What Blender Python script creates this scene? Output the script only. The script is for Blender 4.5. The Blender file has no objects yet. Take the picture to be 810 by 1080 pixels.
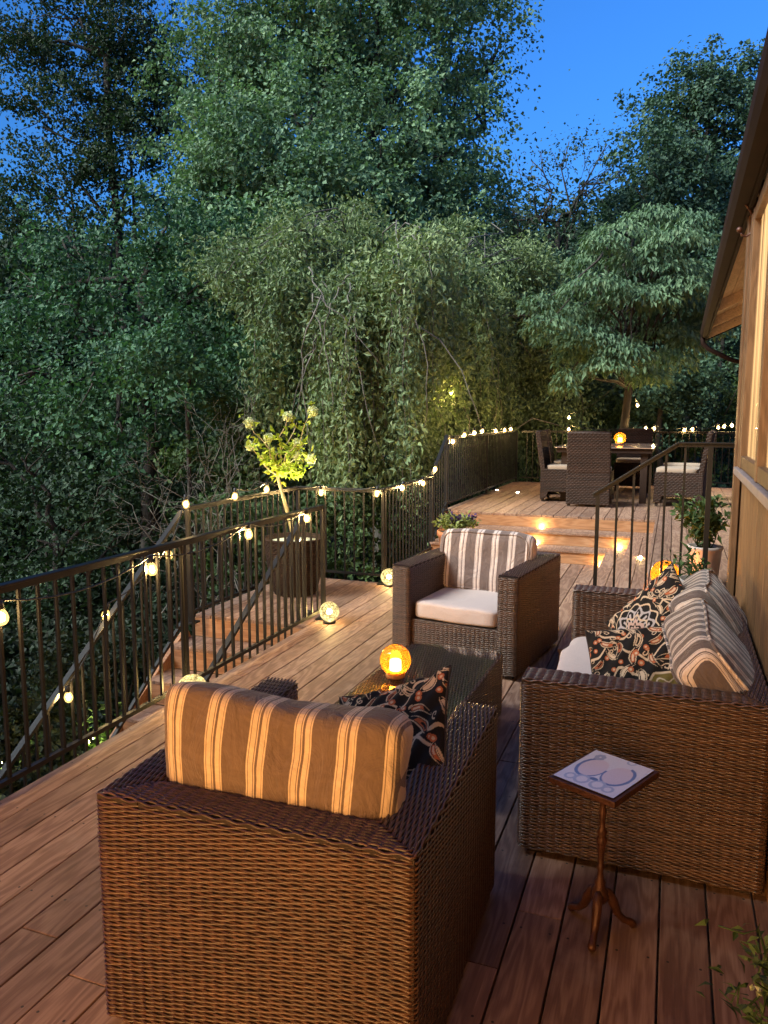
import bpy, bmesh, math, random
import numpy as np
from mathutils import Vector, Matrix
random.seed(7); RNG = np.random.default_rng(11)
R = math.radians
sc = bpy.context.scene
COL = sc.collection

# ------------------------------------------------------------------ camera model (metres; deck surface is z = 0)
F, PITCH, YAW, H = 800.0, R(7.12), R(20.8), 1.6
FW = np.array([-math.sin(YAW)*math.cos(PITCH), math.cos(YAW)*math.cos(PITCH), -math.sin(PITCH)])
RT = np.array([math.cos(YAW), math.sin(YAW), 0.0]); UP = np.cross(RT, FW); CAM = np.array([0, 0, H])
def ray(u, v): return FW + RT*(u-405)/F + UP*(540-v)/F
def at(u, v, D): return CAM + ray(u, v)*D             # point at forward distance D
def atX(u, v, X): d = ray(u, v); return CAM + d*(X/d[0])
def atY(u, v, Y): d = ray(u, v); return CAM + d*(Y/d[1])
def atZ(u, v, Z): d = ray(u, v); return CAM + d*((Z-H)/d[2])

# ------------------------------------------------------------------ object helpers
def link(o, parent=None):
    COL.objects.link(o)
    if parent is not None: o.parent = parent
    return o
def tag(o, label=None, cat=None, group=None, kind=None):
    if label: o['label'] = label
    if cat: o['category'] = cat
    if group: o['group'] = group
    if kind: o['kind'] = kind
    return o
def thing(name, label, cat, loc=(0, 0, 0), rz=0.0, group=None):
    o = bpy.data.objects.new(name, None); o.empty_display_size = .1
    COL.objects.link(o); o.location = loc; o.rotation_euler = (0, 0, rz)
    return tag(o, label, cat, group)
class MB:
    """collects simple solids, linked as one mesh"""
    def __init__(s): s.v = []; s.f = []; s.sm = []
    def add(s, V, Fc, smooth=False):
        n = len(s.v); s.v += [tuple(map(float, p)) for p in V]; s.f += [tuple(i+n for i in q) for q in Fc]; s.sm += [smooth]*len(Fc)
        return s
    def box(s, c, d, rz=0.0, M=None):
        hx, hy, hz = d[0]/2, d[1]/2, d[2]/2
        V = [Vector((x, y, z)) for z in (-hz, hz) for y in (-hy, hy) for x in (-hx, hx)]
        m = M if M is not None else Matrix.Rotation(rz, 4, 'Z')
        V = [m @ p + Vector(c) for p in V]
        return s.add(V, [(0, 2, 3, 1), (4, 5, 7, 6), (0, 1, 5, 4), (2, 6, 7, 3), (0, 4, 6, 2), (1, 3, 7, 5)])
    def bar(s, a, b, w, h, up=(0, 0, 1)):
        a = Vector(a); b = Vector(b); d = (b-a); L = d.length; y = d.normalized(); x = y.cross(Vector(up))
        if x.length < 1e-4: x = Vector((1, 0, 0))
        x.normalize(); z = x.cross(y)
        M = Matrix((x, y, z)).transposed().to_4x4()
        return s.box((a+b)/2, (w, L, h), M=M)
    def tube(s, pts, rad, n=8, cap=True, smooth=True):
        P = [Vector(p) for p in pts]; m = len(P); r = rad if hasattr(rad, '__len__') else [rad]*m
        V = []; ref = Vector((0.13, 0.31, .94))
        for i, p in enumerate(P):
            t = (P[min(i+1, m-1)]-P[max(i-1, 0)])
            if t.length < 1e-9: t = Vector((0, 0, 1))
            t.normalize(); x = t.cross(ref)
            if x.length < .05: x = t.cross(Vector((1, 0, 0)))
            x.normalize(); y = t.cross(x)
            V += [p + (x*math.cos(2*math.pi*k/n)+y*math.sin(2*math.pi*k/n))*r[i] for k in range(n)]
        Fc = [(i*n+k, i*n+(k+1) % n, (i+1)*n+(k+1) % n, (i+1)*n+k) for i in range(m-1) for k in range(n)]
        if cap: Fc += [tuple(range(n))[::-1], tuple((m-1)*n+k for k in range(n))]
        return s.add(V, Fc, smooth)
    def lathe(s, prof, c=(0, 0, 0), n=24, smooth=True, cap=True):
        m = len(prof); V = []
        for r, z in prof: V += [(c[0]+r*math.cos(2*math.pi*k/n), c[1]+r*math.sin(2*math.pi*k/n), c[2]+z) for k in range(n)]
        Fc = [(i*n+k, i*n+(k+1) % n, (i+1)*n+(k+1) % n, (i+1)*n+k) for i in range(m-1) for k in range(n)]
        if cap: Fc += [tuple(range(n))[::-1], tuple((m-1)*n+k for k in range(n))]
        return s.add(V, Fc, smooth)
    def sphere(s, c, r, n=12, m=8, sq=(1, 1, 1)):
        V = []; Fc = []
        for i in range(m+1):
            t = math.pi*i/m
            for k in range(n):
                a = 2*math.pi*k/n
                V.append((c[0]+r*sq[0]*math.sin(t)*math.cos(a), c[1]+r*sq[1]*math.sin(t)*math.sin(a), c[2]+r*sq[2]*math.cos(t)))
        Fc = [(i*n+k, (i+1)*n+k, (i+1)*n+(k+1) % n, i*n+(k+1) % n) for i in range(m) for k in range(n)]
        return s.add(V, Fc, True)
    def build(s, name, m, parent=None, bevel=0.0, loc=None):
        me = bpy.data.meshes.new(name); me.from_pydata(s.v, [], s.f)
        me.polygons.foreach_set('use_smooth', s.sm); me.materials.append(m); me.update()
        o = link(bpy.data.objects.new(name, me), parent)
        if bevel:
            b = o.modifiers.new('edge', 'BEVEL'); b.width = bevel; b.segments = 2; b.limit_method = 'ANGLE'; b.angle_limit = R(50)
        if loc is not None: o.location = loc
        return o
def mesh_np(name, V, Q, m, parent=None, smooth=False):
    """fast mesh from arrays: V (n,3), Q (k,c)"""
    me = bpy.data.meshes.new(name); V = np.asarray(V, np.float32); Q = np.asarray(Q, np.int32); k, c = Q.shape
    me.vertices.add(len(V)); me.vertices.foreach_set('co', V.ravel())
    me.loops.add(k*c); me.loops.foreach_set('vertex_index', Q.ravel())
    me.polygons.add(k); me.polygons.foreach_set('loop_start', np.arange(k, dtype=np.int32)*c)
    try: me.polygons.foreach_set('loop_total', np.full(k, c, np.int32))
    except Exception: pass
    me.polygons.foreach_set('use_smooth', np.full(k, smooth, bool))
    me.update(calc_edges=True); me.validate(); me.materials.append(m)
    return link(bpy.data.objects.new(name, me), parent)
def dup(o, loc=None, rz=None, parent=None):
    c = o.copy(); COL.objects.link(c)
    if parent is not None: c.parent = parent
    if loc is not None: c.location = loc
    if rz is not None: c.rotation_euler = (0, 0, rz)
    return c
def dup_tree(o, loc, rz, label):
    r = dup(o, loc, rz); r['label'] = label
    for ch in list(o.children):
        c = dup(ch, parent=r)
        for g in list(ch.children): dup(g, parent=c)
    return r

# ------------------------------------------------------------------ materials
class NT:
    def __init__(s, name):
        s.m = bpy.data.materials.new(name); s.m.use_nodes = True; s.t = s.m.node_tree
        s.b = s.t.nodes['Principled BSDF']; s.out = s.t.nodes['Material Output']
    def n(s, typ, **kw):
        x = s.t.nodes.new(typ)
        for k, v in kw.items():
            if k.startswith('i_'):
                key = k[2:]; key = int(key) if key.isdigit() else key.replace('_', ' ')
                s.set(x.inputs[key], v)
            else: setattr(x, k, v)
        return x
    def set(s, sock, v):
        if isinstance(v, bpy.types.NodeSocket): s.t.links.new(v, sock)
        elif isinstance(v, (tuple, list)) and len(v) == 3 and sock.type == 'RGBA': sock.default_value = (*v, 1)
        else: sock.default_value = v
    def P(s, **kw):
        for k, v in kw.items(): s.set(s.b.inputs[k.replace('_', ' ')], v)
        return s.m
    def math(s, op, a, b=0.0):
        x = s.n('ShaderNodeMath', operation=op); s.set(x.inputs[0], a); s.set(x.inputs[1], b); return x.outputs[0]
    def obj(s, scale=(1, 1, 1), rot=(0, 0, 0), coord='Object'):
        tc = s.n('ShaderNodeTexCoord'); mp = s.n('ShaderNodeMapping'); s.t.links.new(tc.outputs[coord], mp.inputs[0])
        mp.inputs['Scale'].default_value = scale; mp.inputs['Rotation'].default_value = rot
        return mp.outputs[0]
    def noise(s, vec, scale, detail=4, rough=.55, dist=0.0):
        x = s.n('ShaderNodeTexNoise', i_Scale=scale, i_Detail=detail, i_Roughness=rough, i_Distortion=dist); s.t.links.new(vec, x.inputs['Vector']); return x.outputs['Fac']
    def ramp(s, fac, stops, interp='LINEAR'):
        x = s.n('ShaderNodeValToRGB'); s.t.links.new(fac, x.inputs[0]); cr = x.color_ramp; cr.interpolation = interp
        while len(cr.elements) < len(stops): cr.elements.new(.5)
        for e, (p, c) in zip(cr.elements, stops): e.position = p; e.color = (*c, 1)
        return x.outputs[0]
    def mix(s, f, a, b, mode='MIX'):
        x = s.n('ShaderNodeMix', data_type='RGBA', blend_type=mode); s.set(x.inputs[0], f); s.set(x.inputs[6], a); s.set(x.inputs[7], b); return x.outputs[2]
    def bump(s, h, strength=.3, dist=.01, nrm=None):
        x = s.n('ShaderNodeBump', i_Strength=strength, i_Distance=dist); s.t.links.new(h, x.inputs['Height'])
        if nrm is not None: s.t.links.new(nrm, x.inputs['Normal'])
        return x.outputs[0]
    def island(s): return s.n('ShaderNodeNewGeometry').outputs['Random Per Island']

def emit(name, col, strength):
    t = NT(name); return t.P(Base_Color=(0, 0, 0), Emission_Color=col, Emission_Strength=strength, Roughness=.3)
def plain(name, col, rough=.5, var=.25, scale=12, metal=0.0, bump=0.0, spec=.5):
    t = NT(name); v = t.obj(); n = t.noise(v, scale, 5)
    c = t.ramp(n, [(.25, tuple(x*(1-var) for x in col)), (.75, tuple(min(1, x*(1+var)) for x in col))])
    t.P(Base_Color=c, Roughness=rough, Metallic=metal, Specular_IOR_Level=spec)
    if bump: t.P(Normal=t.bump(t.noise(v, scale*6, 3), bump, .005))
    return t.m

def wood(name, c0, c1, rough=.5, axis=1, planks=True, knots=True, worn=0.25, scale=1.0, screws=False):
    """stained softwood: long grain along the axis, cathedral figure, knots, a tone of its own for each board"""
    t = NT(name); rnd = t.island()
    tc = t.n('ShaderNodeTexCoord'); off = t.n('ShaderNodeVectorMath', operation='SCALE'); off.inputs[0].default_value = (3.7, 9.1, 5.3); t.set(off.inputs['Scale'], t.math('MULTIPLY', rnd, 7.0))
    ad = t.n('ShaderNodeVectorMath', operation='ADD'); t.t.links.new(tc.outputs['Object'], ad.inputs[0]); t.t.links.new(off.outputs[0], ad.inputs[1])
    def mp(sc_):
        q = t.n('ShaderNodeMapping'); t.t.links.new(ad.outputs[0], q.inputs[0]); q.inputs['Scale'].default_value = sc_; return q.outputs[0]
    def ax(a, b): s_ = [b*scale]*3; s_[axis] = a*scale; return tuple(s_)
    warp = t.noise(mp(ax(.9, 5)), 1.0, 2, .5)
    rings = t.math('SINE', t.math('MULTIPLY', t.math('ADD', warp, t.math('MULTIPLY', t.noise(mp(ax(2.5, 22)), 1, 3, .6), .22)), 74.0))
    fine = t.noise(mp(ax(4, 160)), 1.0, 4, .65)
    blot = t.noise(mp(ax(.8, 3)), 1.0, 4, .6)
    g = t.math('ADD', t.math('MULTIPLY', rings, .11), t.math('ADD', t.math('MULTIPLY', fine, .55), t.math('MULTIPLY', blot, .35)))
    col = t.ramp(g, [(.10, tuple(x*.55 for x in c0)), (.4, c0), (.75, c1)])
    tone = t.ramp(rnd, [(0, (.66, .64, .66)), (.35, (.9, .86, .85)), (.7, (1.0, 1.0, 1.0)), (1, (1.2, 1.12, 1.08))])
    col = t.mix(1.0, col, tone, 'MULTIPLY')
    if knots:
        vo = t.n('ShaderNodeTexVoronoi', i_Scale=1.0, feature='F1'); t.t.links.new(mp(ax(1.6, 8)), vo.inputs['Vector'])
        k = t.ramp(vo.outputs['Distance'], [(.05, (1, 1, 1)), (.11, (0, 0, 0))]); col = t.mix(t.math('MULTIPLY', k, .6), col, tuple(x*.25 for x in c0))
    w = t.ramp(t.noise(t.obj(), 3.2, 6, .7), [(.55, (0, 0, 0)), (.75, (1, 1, 1))])
    col = t.mix(t.math('MULTIPLY', w, worn), col, (.33, .27, .24))
    if screws:
        sp = t.n('ShaderNodeSeparateXYZ'); t.t.links.new(tc.outputs['Object'], sp.inputs[0])
        bx = t.math('MULTIPLY', t.math('SUBTRACT', t.math('ABSOLUTE', t.math('SUBTRACT', t.math('FRACT', t.math('DIVIDE', t.math('SUBTRACT', sp.outputs[0], .025), .145)), .5)), .31), .145)
        by = t.math('MULTIPLY', t.math('SUBTRACT', t.math('FRACT', t.math('DIVIDE', sp.outputs[1], .405)), .5), .405)
        d = t.math('SQRT', t.math('ADD', t.math('MULTIPLY', bx, bx), t.math('MULTIPLY', by, by)))
        col = t.mix(t.math('LESS_THAN', d, .0042), col, (.03, .024, .02))
        spl = t.ramp(t.noise(t.obj((9, 2.2, 9)), 1.0, 6, .75), [(.60, (0, 0, 0)), (.68, (1, 1, 1))]); col = t.mix(t.math('MULTIPLY', spl, .35), col, tuple(x*.4 for x in c0))
    rr = t.math('ADD', t.math('MULTIPLY', fine, .25), rough-.1)
    t.P(Base_Color=col, Roughness=rr, Specular_IOR_Level=.35, Normal=t.bump(t.math('ADD', t.math('MULTIPLY', rings, .3), fine), .35, .002))
    return t.m

def wicker(name, c0, c1, rough=.34, spec=.6):
    t = NT(name); rnd = t.island(); v = t.obj()
    c = t.ramp(t.math('ADD', t.math('MULTIPLY', t.noise(v, 60, 3), .7), t.math('MULTIPLY', rnd, .3)), [(.25, c0), (.7, c1)])
    big = t.ramp(t.noise(v, 4.5, 5, .7), [(.35, (.75, .72, .7)), (.7, (1.1, 1.08, 1.05))]); c = t.mix(1, c, big, 'MULTIPLY')
    t.P(Base_Color=c, Roughness=rough, Specular_IOR_Level=spec, Normal=t.bump(t.noise(v, 420, 2), .25, .001))
    return t.m

def stripes(name, base, cream, period, axis=0, off=0.0):
    t = NT(name); tc = t.n('ShaderNodeTexCoord'); sp = t.n('ShaderNodeSeparateXYZ'); t.t.links.new(tc.outputs['Object'], sp.inputs[0])
    fr = t.math('FRACT', t.math('ADD', t.math('DIVIDE', sp.outputs[axis], period), off))
    th = tuple(b*.75+c*.1 for b, c in zip(base, cream))
    col = t.ramp(fr, [(0, base), (.50, cream), (.535, th), (.55, cream), (.655, th), (.675, cream), (.70, base), (.755, cream), (.86, th), (.875, cream), (.91, base)], 'CONSTANT')
    v = t.obj(); wv = t.noise(v, 260, 3, .7); slub = t.noise(t.obj((30, 400, 30)), 1, 3, .6)
    col = t.mix(.28, col, t.ramp(slub, [(.3, (.3, .3, .3)), (.7, (1, 1, 1))]), 'MULTIPLY')
    fold = t.noise(t.obj((1, 1, .55)), 11, 4, .6, 1.6)
    t.P(Base_Color=col, Roughness=.9, Specular_IOR_Level=.15, Sheen_Weight=.25, Normal=t.bump(wv, .35, .0015, t.bump(fold, .75, .025)))
    return t.m
def cloth(name, col):
    t = NT(name); v = t.obj(); fold = t.noise(v, 8, 3, .5, .8)
    c = t.ramp(t.noise(v, 150, 4, .7), [(.3, tuple(x*.86 for x in col)), (.7, col)])
    t.P(Base_Color=c, Roughness=.92, Specular_IOR_Level=.15, Sheen_Weight=.2, Normal=t.bump(t.noise(v, 330, 2), .3, .001, t.bump(fold, .3, .02))); return t.m
def patterned(name, rough=.85):
    """cloth or glaze whose printed pattern is stored per vertex"""
    t = NT(name); a = t.n('ShaderNodeVertexColor', layer_name='pattern'); v = t.obj()
    c = t.mix(.25, a.outputs[0], t.ramp(t.noise(v, 240, 3, .7), [(.3, (.5, .5, .5)), (.7, (1, 1, 1))]), 'MULTIPLY')
    t.P(Base_Color=c, Roughness=rough, Specular_IOR_Level=.2 if rough > .5 else .5)
    if rough > .5: t.P(Normal=t.bump(t.noise(v, 10, 3), .3, .02))
    return t.m
def leaf(name, cols, rough=.5, trans=.2):
    t = NT(name); rnd = t.island(); st = [(i/(len(cols)-1), c) for i, c in enumerate(cols)]
    c = t.ramp(rnd, st); big = t.ramp(t.noise(t.obj(), .55, 4, .65), [(.35, (.62, .7, .72)), (.65, (1.12, 1.08, .95))]); c = t.mix(1, c, big, 'MULTIPLY')
    t.P(Base_Color=c, Roughness=.62, Specular_IOR_Level=.22)
    tr = t.n('ShaderNodeBsdfTranslucent'); t.t.links.new(t.mix(1, c, (1.1, 1.25, .6), 'MULTIPLY'), tr.inputs[0])
    mx = t.n('ShaderNodeMixShader'); mx.inputs[0].default_value = trans
    t.t.links.new(t.b.outputs[0], mx.inputs[1]); t.t.links.new(tr.outputs[0], mx.inputs[2]); t.t.links.new(mx.outputs[0], t.out.inputs[0])
    return t.m
def bark(name, c0, c1):
    t = NT(name); n = t.noise(t.obj((7, 7, 1.2)), 2.5, 6, .7)
    t.P(Base_Color=t.ramp(n, [(.3, c0), (.7, c1)]), Roughness=.9, Normal=t.bump(n, .8, .03)); return t.m
def glass(name, col=(1, 1, 1), rough=.02, trans=1.0):
    t = NT(name); return t.P(Base_Color=col, Roughness=rough, Transmission_Weight=trans, IOR=1.45)

M = {}
M['deck'] = wood('deck_wood', (.20, .114, .078), (.375, .25, .182), .6, screws=True)
M['step'] = wood('step_wood', (.30, .145, .07), (.44, .25, .14), .5, axis=0, knots=True, worn=.12)
M['siding'] = wood('siding_wood', (.17, .085, .036), (.28, .155, .07), .55, axis=2, worn=.06)
M['trim'] = wood('trim_wood', (.13, .07, .034), (.21, .12, .062), .5, axis=2, worn=.05)
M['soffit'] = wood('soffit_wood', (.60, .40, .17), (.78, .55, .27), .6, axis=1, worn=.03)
M['fascia'] = plain('brown_gutter_paint', (.016, .008, .006), .8, .3, 6, spec=.1)
M['roof'] = plain('dark_shingle', (.05, .045, .04), .9, .4, 14, bump=.5)
M['rail'] = plain('black_metal_paint', (.007, .0068, .007), .46, .3, 20, metal=.0, spec=.32)
M['wick'] = wicker('brown_resin_wicker', (.032, .015, .0085), (.112, .053, .028))
M['wickd'] = wicker('dark_resin_wicker', (.020, .011, .008), (.045, .024, .017), .6, .2)
M['core'] = plain('dark_wicker_lining', (.022, .011, .007), .8, .3, 20)
M['stripe'] = stripes('striped_canvas', (.185, .125, .09), (.70, .53, .36), .118)
M['stripe_pale'] = stripes('striped_canvas_pale', (.16, .115, .105), (.66, .54, .50), .118)
M['stripe_sofa'] = stripes('striped_canvas_sofa', (.13, .095, .085), (.66, .53, .45), .078, 0)
M['seat'] = cloth('cream_canvas', (.55, .45, .43))
M['pad'] = cloth('tan_canvas', (.30, .23, .18))
M['piping'] = cloth('brown_piping', (.20, .12, .08))
M['paisley'] = patterned('paisley_print')
M['tile'] = patterned('glazed_tile', .18)
def thin_glass(name, col):
    t = NT(name); a = t.n('ShaderNodeBsdfTransparent'); a.inputs[0].default_value = (*col, 1); g = t.n('ShaderNodeBsdfGlossy'); g.inputs['Roughness'].default_value = .03
    fr = t.n('ShaderNodeFresnel'); fr.inputs[0].default_value = 1.5; m2 = t.n('ShaderNodeMixShader'); bf = t.n('ShaderNodeNewGeometry'); t.t.links.new(t.math('MULTIPLY', fr.outputs[0], t.math('SUBTRACT', 1.0, bf.outputs['Backfacing'])), m2.inputs[0]); t.t.links.new(a.outputs[0], m2.inputs[1]); t.t.links.new(g.outputs[0], m2.inputs[2])
    t.t.links.new(m2.outputs[0], t.out.inputs[0]); return t.m
M['glass'] = thin_glass('clear_table_glass', (.93, .96, .95))
M['iron'] = plain('brown_cast_iron', (.07, .026, .016), .45, .4, 30, metal=.4, bump=.4)
def amber_mat():
    t = NT('amber_glass'); a = t.n('ShaderNodeBsdfTransparent'); a.inputs[0].default_value = (1.0, .72, .34, 1); b = t.n('ShaderNodeBsdfTranslucent'); b.inputs[0].default_value = (1.0, .55, .14, 1); g = t.n('ShaderNodeBsdfGlossy'); g.inputs['Roughness'].default_value = .05
    m1 = t.n('ShaderNodeMixShader'); m1.inputs[0].default_value = .07; t.t.links.new(a.outputs[0], m1.inputs[1]); t.t.links.new(b.outputs[0], m1.inputs[2])
    fr = t.n('ShaderNodeFresnel'); fr.inputs[0].default_value = 1.45; m2 = t.n('ShaderNodeMixShader'); bf = t.n('ShaderNodeNewGeometry'); t.t.links.new(t.math('MULTIPLY', fr.outputs[0], t.math('SUBTRACT', 1.0, bf.outputs['Backfacing'])), m2.inputs[0]); t.t.links.new(m1.outputs[0], m2.inputs[1]); t.t.links.new(g.outputs[0], m2.inputs[2])
    t.t.links.new(m2.outputs[0], t.out.inputs[0]); return t.m
M['amber'] = amber_mat()
def glow_shell(name, col, strength, see, pattern=None):
    t = NT(name); a = t.n('ShaderNodeBsdfTransparent'); a.inputs[0].default_value = (1, .93, .8, 1); e = t.n('ShaderNodeEmission'); e.inputs[0].default_value = (*col, 1)
    if pattern: t.set(e.inputs[1], pattern(t, strength))
    else: e.inputs[1].default_value = strength
    m = t.n('ShaderNodeMixShader'); m.inputs[0].default_value = 1-see; t.t.links.new(a.outputs[0], m.inputs[1]); t.t.links.new(e.outputs[0], m.inputs[2]); t.t.links.new(m.outputs[0], t.out.inputs[0]); return t.m
M['bulb'] = glow_shell('warm_bulb_glass', (1.0, .60, .17), .30, .45)
M['filament'] = emit('lit_filament', (1.0, .70, .30), 320)
M['orb'] = None
M['socket'] = plain('black_rubber', (.012, .012, .012), .5)
M['step_lamp'] = emit('step_lamp', (1.0, .66, .22), 45)
M['leafA'] = leaf('tulip_leaf', [(.07, .14, .08), (.13, .23, .135), (.21, .32, .19), (.10, .18, .105)])
M['leafB'] = leaf('maple_leaf_shade_tone', [(.018, .036, .019), (.028, .056, .028), (.042, .078, .038)])  # maple green darkened: the dim light on the left trees is in the colour
M['leafU'] = leaf('undergrowth_leaf_shade_tone', [(.007, .014, .007), (.013, .024, .011), (.022, .038, .018)])  # near-black green: canopy shade painted into the undergrowth leaf colour
M['leafC'] = leaf('green_maple_leaf', [(.028, .08, .045), (.052, .125, .068), (.09, .185, .10)])
M['leafW'] = leaf('weeping_cherry_leaf', [(.11, .16, .075), (.18, .245, .12), (.27, .335, .185), (.13, .19, .09)])
M['leafD'] = leaf('dogwood_leaf', [(.06, .115, .062), (.105, .175, .10), (.17, .25, .15)])
M['leafE'] = leaf('oak_leaf', [(.03, .065, .045), (.06, .115, .075), (.10, .165, .11)])
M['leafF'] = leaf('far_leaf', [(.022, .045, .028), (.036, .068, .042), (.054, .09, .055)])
M['leafS'] = leaf('shrub_leaf', [(.03, .06, .02), (.05, .09, .03), (.075, .12, .04)])
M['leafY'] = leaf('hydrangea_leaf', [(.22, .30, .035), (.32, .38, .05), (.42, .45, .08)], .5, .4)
M['leafP'] = leaf('pot_plant_leaf', [(.045, .085, .03), (.08, .13, .05), (.12, .17, .07)])
M['leafG'] = leaf('grey_green_leaf', [(.14, .19, .07), (.22, .27, .10), (.30, .34, .13)])
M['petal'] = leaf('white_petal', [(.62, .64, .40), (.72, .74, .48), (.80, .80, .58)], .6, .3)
M['purple'] = leaf('purple_petal', [(.035, .018, .08), (.06, .03, .13), (.09, .05, .19)], .6, .2)
M['bark'] = bark('dark_bark', (.018, .014, .011), (.055, .045, .036))
M['barkg'] = bark('grey_bark', (.08, .07, .06), (.19, .175, .15))
M['stem'] = bark('pale_stem', (.30, .24, .12), (.48, .40, .22))
M['soil'] = plain('potting_soil', (.03, .02, .012), .95, .5, 40, bump=.6)
M['gravel'] = plain('pale_gravel', (.55, .62, .48), .9, .3, 60, bump=.8)
M['terracotta'] = plain('terracotta', (.36, .13, .055), .75, .3, 14, bump=.2)
M['white_pot'] = plain('white_glaze', (.42, .37, .35), .4, .3, 10)
M['pot_dark'] = wicker('dark_pot_wicker', (.014, .008, .006), (.038, .022, .015), .7, .15)

def crackle(t, k):
    v = t.obj(); vo = t.n('ShaderNodeTexVoronoi', i_Scale=46.0, feature='DISTANCE_TO_EDGE'); t.t.links.new(v, vo.inputs['Vector'])
    cr = t.ramp(vo.outputs['Distance'], [(.02, (.10, .10, .10)), (.16, (1, 1, 1))]); big = t.ramp(t.noise(v, 26, 3), [(.35, (.22, .22, .22)), (.65, (1, 1, 1))])
    return t.math('MULTIPLY', t.math('MULTIPLY', cr, big), k)
M['orb'] = glow_shell('crackle_orb', (1.0, .76, .30), .30, .25, crackle)
M['orb_core'] = emit('orb_core', (1.0, .72, .28), 85)


# ------------------------------------------------------------------ world, exposure, sun
w = bpy.data.worlds.new('World'); sc.world = w; w.use_nodes = True
sky = w.node_tree.nodes.new('ShaderNodeTexSky'); sky.sky_type = 'NISHITA'; sky.sun_disc = False
SUN_EL, SUN_ROT = R(0.9), R(205)
sky.sun_elevation = SUN_EL; sky.sun_rotation = SUN_ROT; sky.ozone_density = 4.8; sky.dust_density = .3; sky.air_density = 1.0
w.node_tree.links.new(sky.outputs[0], w.node_tree.nodes['Background'].inputs[0])
w.node_tree.nodes['Background'].inputs[1].default_value = .110
sc.view_settings.view_transform = 'Standard'; sc.view_settings.look = 'None'; sc.view_settings.gamma = 1; sc.view_settings.use_curve_mapping = False
sc.view_settings.exposure = 3.55
sl = bpy.data.lights.new('sun', 'SUN'); sl.energy = .80; sl.angle = R(26); sl.color = (.93, .98, .90)
so = link(bpy.data.objects.new('sun', sl)); so.rotation_euler = (R(48), 0, R(-50))

cam = bpy.data.cameras.new('camera'); co = link(bpy.data.objects.new('camera', cam)); sc.camera = co
cam.sensor_fit = 'VERTICAL'; cam.sensor_height = 36; cam.lens = F/1080*36; cam.clip_end = 1000; cam.clip_start = .05
co.location = CAM; co.rotation_euler = (R(90)-PITCH, 0, YAW)
sc.cycles.use_denoising = True
sc.cycles.max_bounces = 8; sc.cycles.transparent_max_bounces = 8; sc.cycles.sample_clamp_indirect = 4

# ------------------------------------------------------------------ ground
def ground():
    n = 120; xs = np.linspace(-90, 90, n); ys = np.linspace(-30, 140, n); X, Y = np.meshgrid(xs, ys)
    Z = -1.6 - .05*np.clip(-X-4, 0, 30) + .25*np.sin(X*.31+1)*np.cos(Y*.23) + np.clip(Y-14, 0, 60)*.012
    V = np.stack([X, Y, Z], -1).reshape(-1, 3); i = np.arange(n*n).reshape(n, n)
    Q = np.stack([i[:-1, :-1], i[:-1, 1:], i[1:, 1:], i[1:, :-1]], -1).reshape(-1, 4)
    t = NT('leafy_ground'); v = t.obj(); c = t.ramp(t.noise(v, 1.6, 8, .7), [(.3, (.006, .009, .004)), (.55, (.016, .02, .008)), (.75, (.035, .028, .015))])
    t.P(Base_Color=c, Roughness=.95, Normal=t.bump(t.noise(v, 9, 6, .7), .8, .1))
    tag(mesh_np('ground', V, Q, t.m, None, True), kind='structure')
ground()

# ------------------------------------------------------------------ decks and steps
BW, GAP = .145, .006
ZU = .45
def board(mb, x0, x1, y0, y1, z, th=.027):
    mb.box(((x0+x1)/2, (y0+y1)/2, z-th/2), (x1-x0, y1-y0, th))
def boards(mb, xa, xb, y0f, y1f, z, lo=2.6, hi=4.2):
    k0 = math.floor((xa-.025)/BW); x = .025+k0*BW
    while x < xb-.01:
        a, b = max(x+GAP/2, xa), min(x+BW-GAP/2, xb)
        if b-a > .015:
            y0, y1 = y0f(a, b), y1f(a, b); y = y0
            y_ = y0 + random.uniform(.6, hi)
            while y < y1-.02:
                e = min(y_, y1)
                if y1-e < .4: e = y1
                board(mb, a, b, y+.0015, e-.0015, z+random.uniform(-.0012, .0012)); y = e; y_ = e+random.uniform(lo, hi)
        x += BW
mb = MB(); boards(mb, -2.585, -.617, lambda a, b: -1.45, lambda a, b: 8.40 if b > -2.5 else 8.5, 0)
boards(mb, -.617, .36, lambda a, b: -1.45, lambda a, b: 4.66 if a < -.45 or True else 4.66, 0)
boards(mb, -.62, -.5, lambda a, b: 4.66, lambda a, b: 8.4, 0)
o = mb.build('deck', M['deck'], None, .003); tag(o, kind='structure')
# joists and dark void under the deck
mb = MB()
for y in np.arange(-1.2, 8.6, .405): mb.box((-1.1, y, -.13), (2.95, .04, .19))
mb.box((-2.555, 3.5, -.14), (.038, 9.7, .22)); mb.box((-1.1, 3.5, -.26), (2.9, 9.8, .02))
for y in (-.8, 1.6, 4.0, 6.4, 8.3): mb.box((-2.35, y, -1.0), (.14, .14, 1.6))
tag(mb.build('deck_frame', M['step'], None), kind='structure')
# landing beyond the near railing
mb = MB(); boards(mb, -3.60, -2.588, lambda a, b: 5.12, lambda a, b: 6.78, 0)
tag(mb.build('landing', M['deck'], None, .003), kind='structure')
mb = MB(); mb.box((-3.1, 5.97, -.13), (.96, 1.5, .19))
for x in (-3.5, -2.7): mb.box((x, 6.6, -1.0), (.1, .1, 1.6))
tag(mb.build('landing_frame', M['step'], None), kind='structure')
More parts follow.
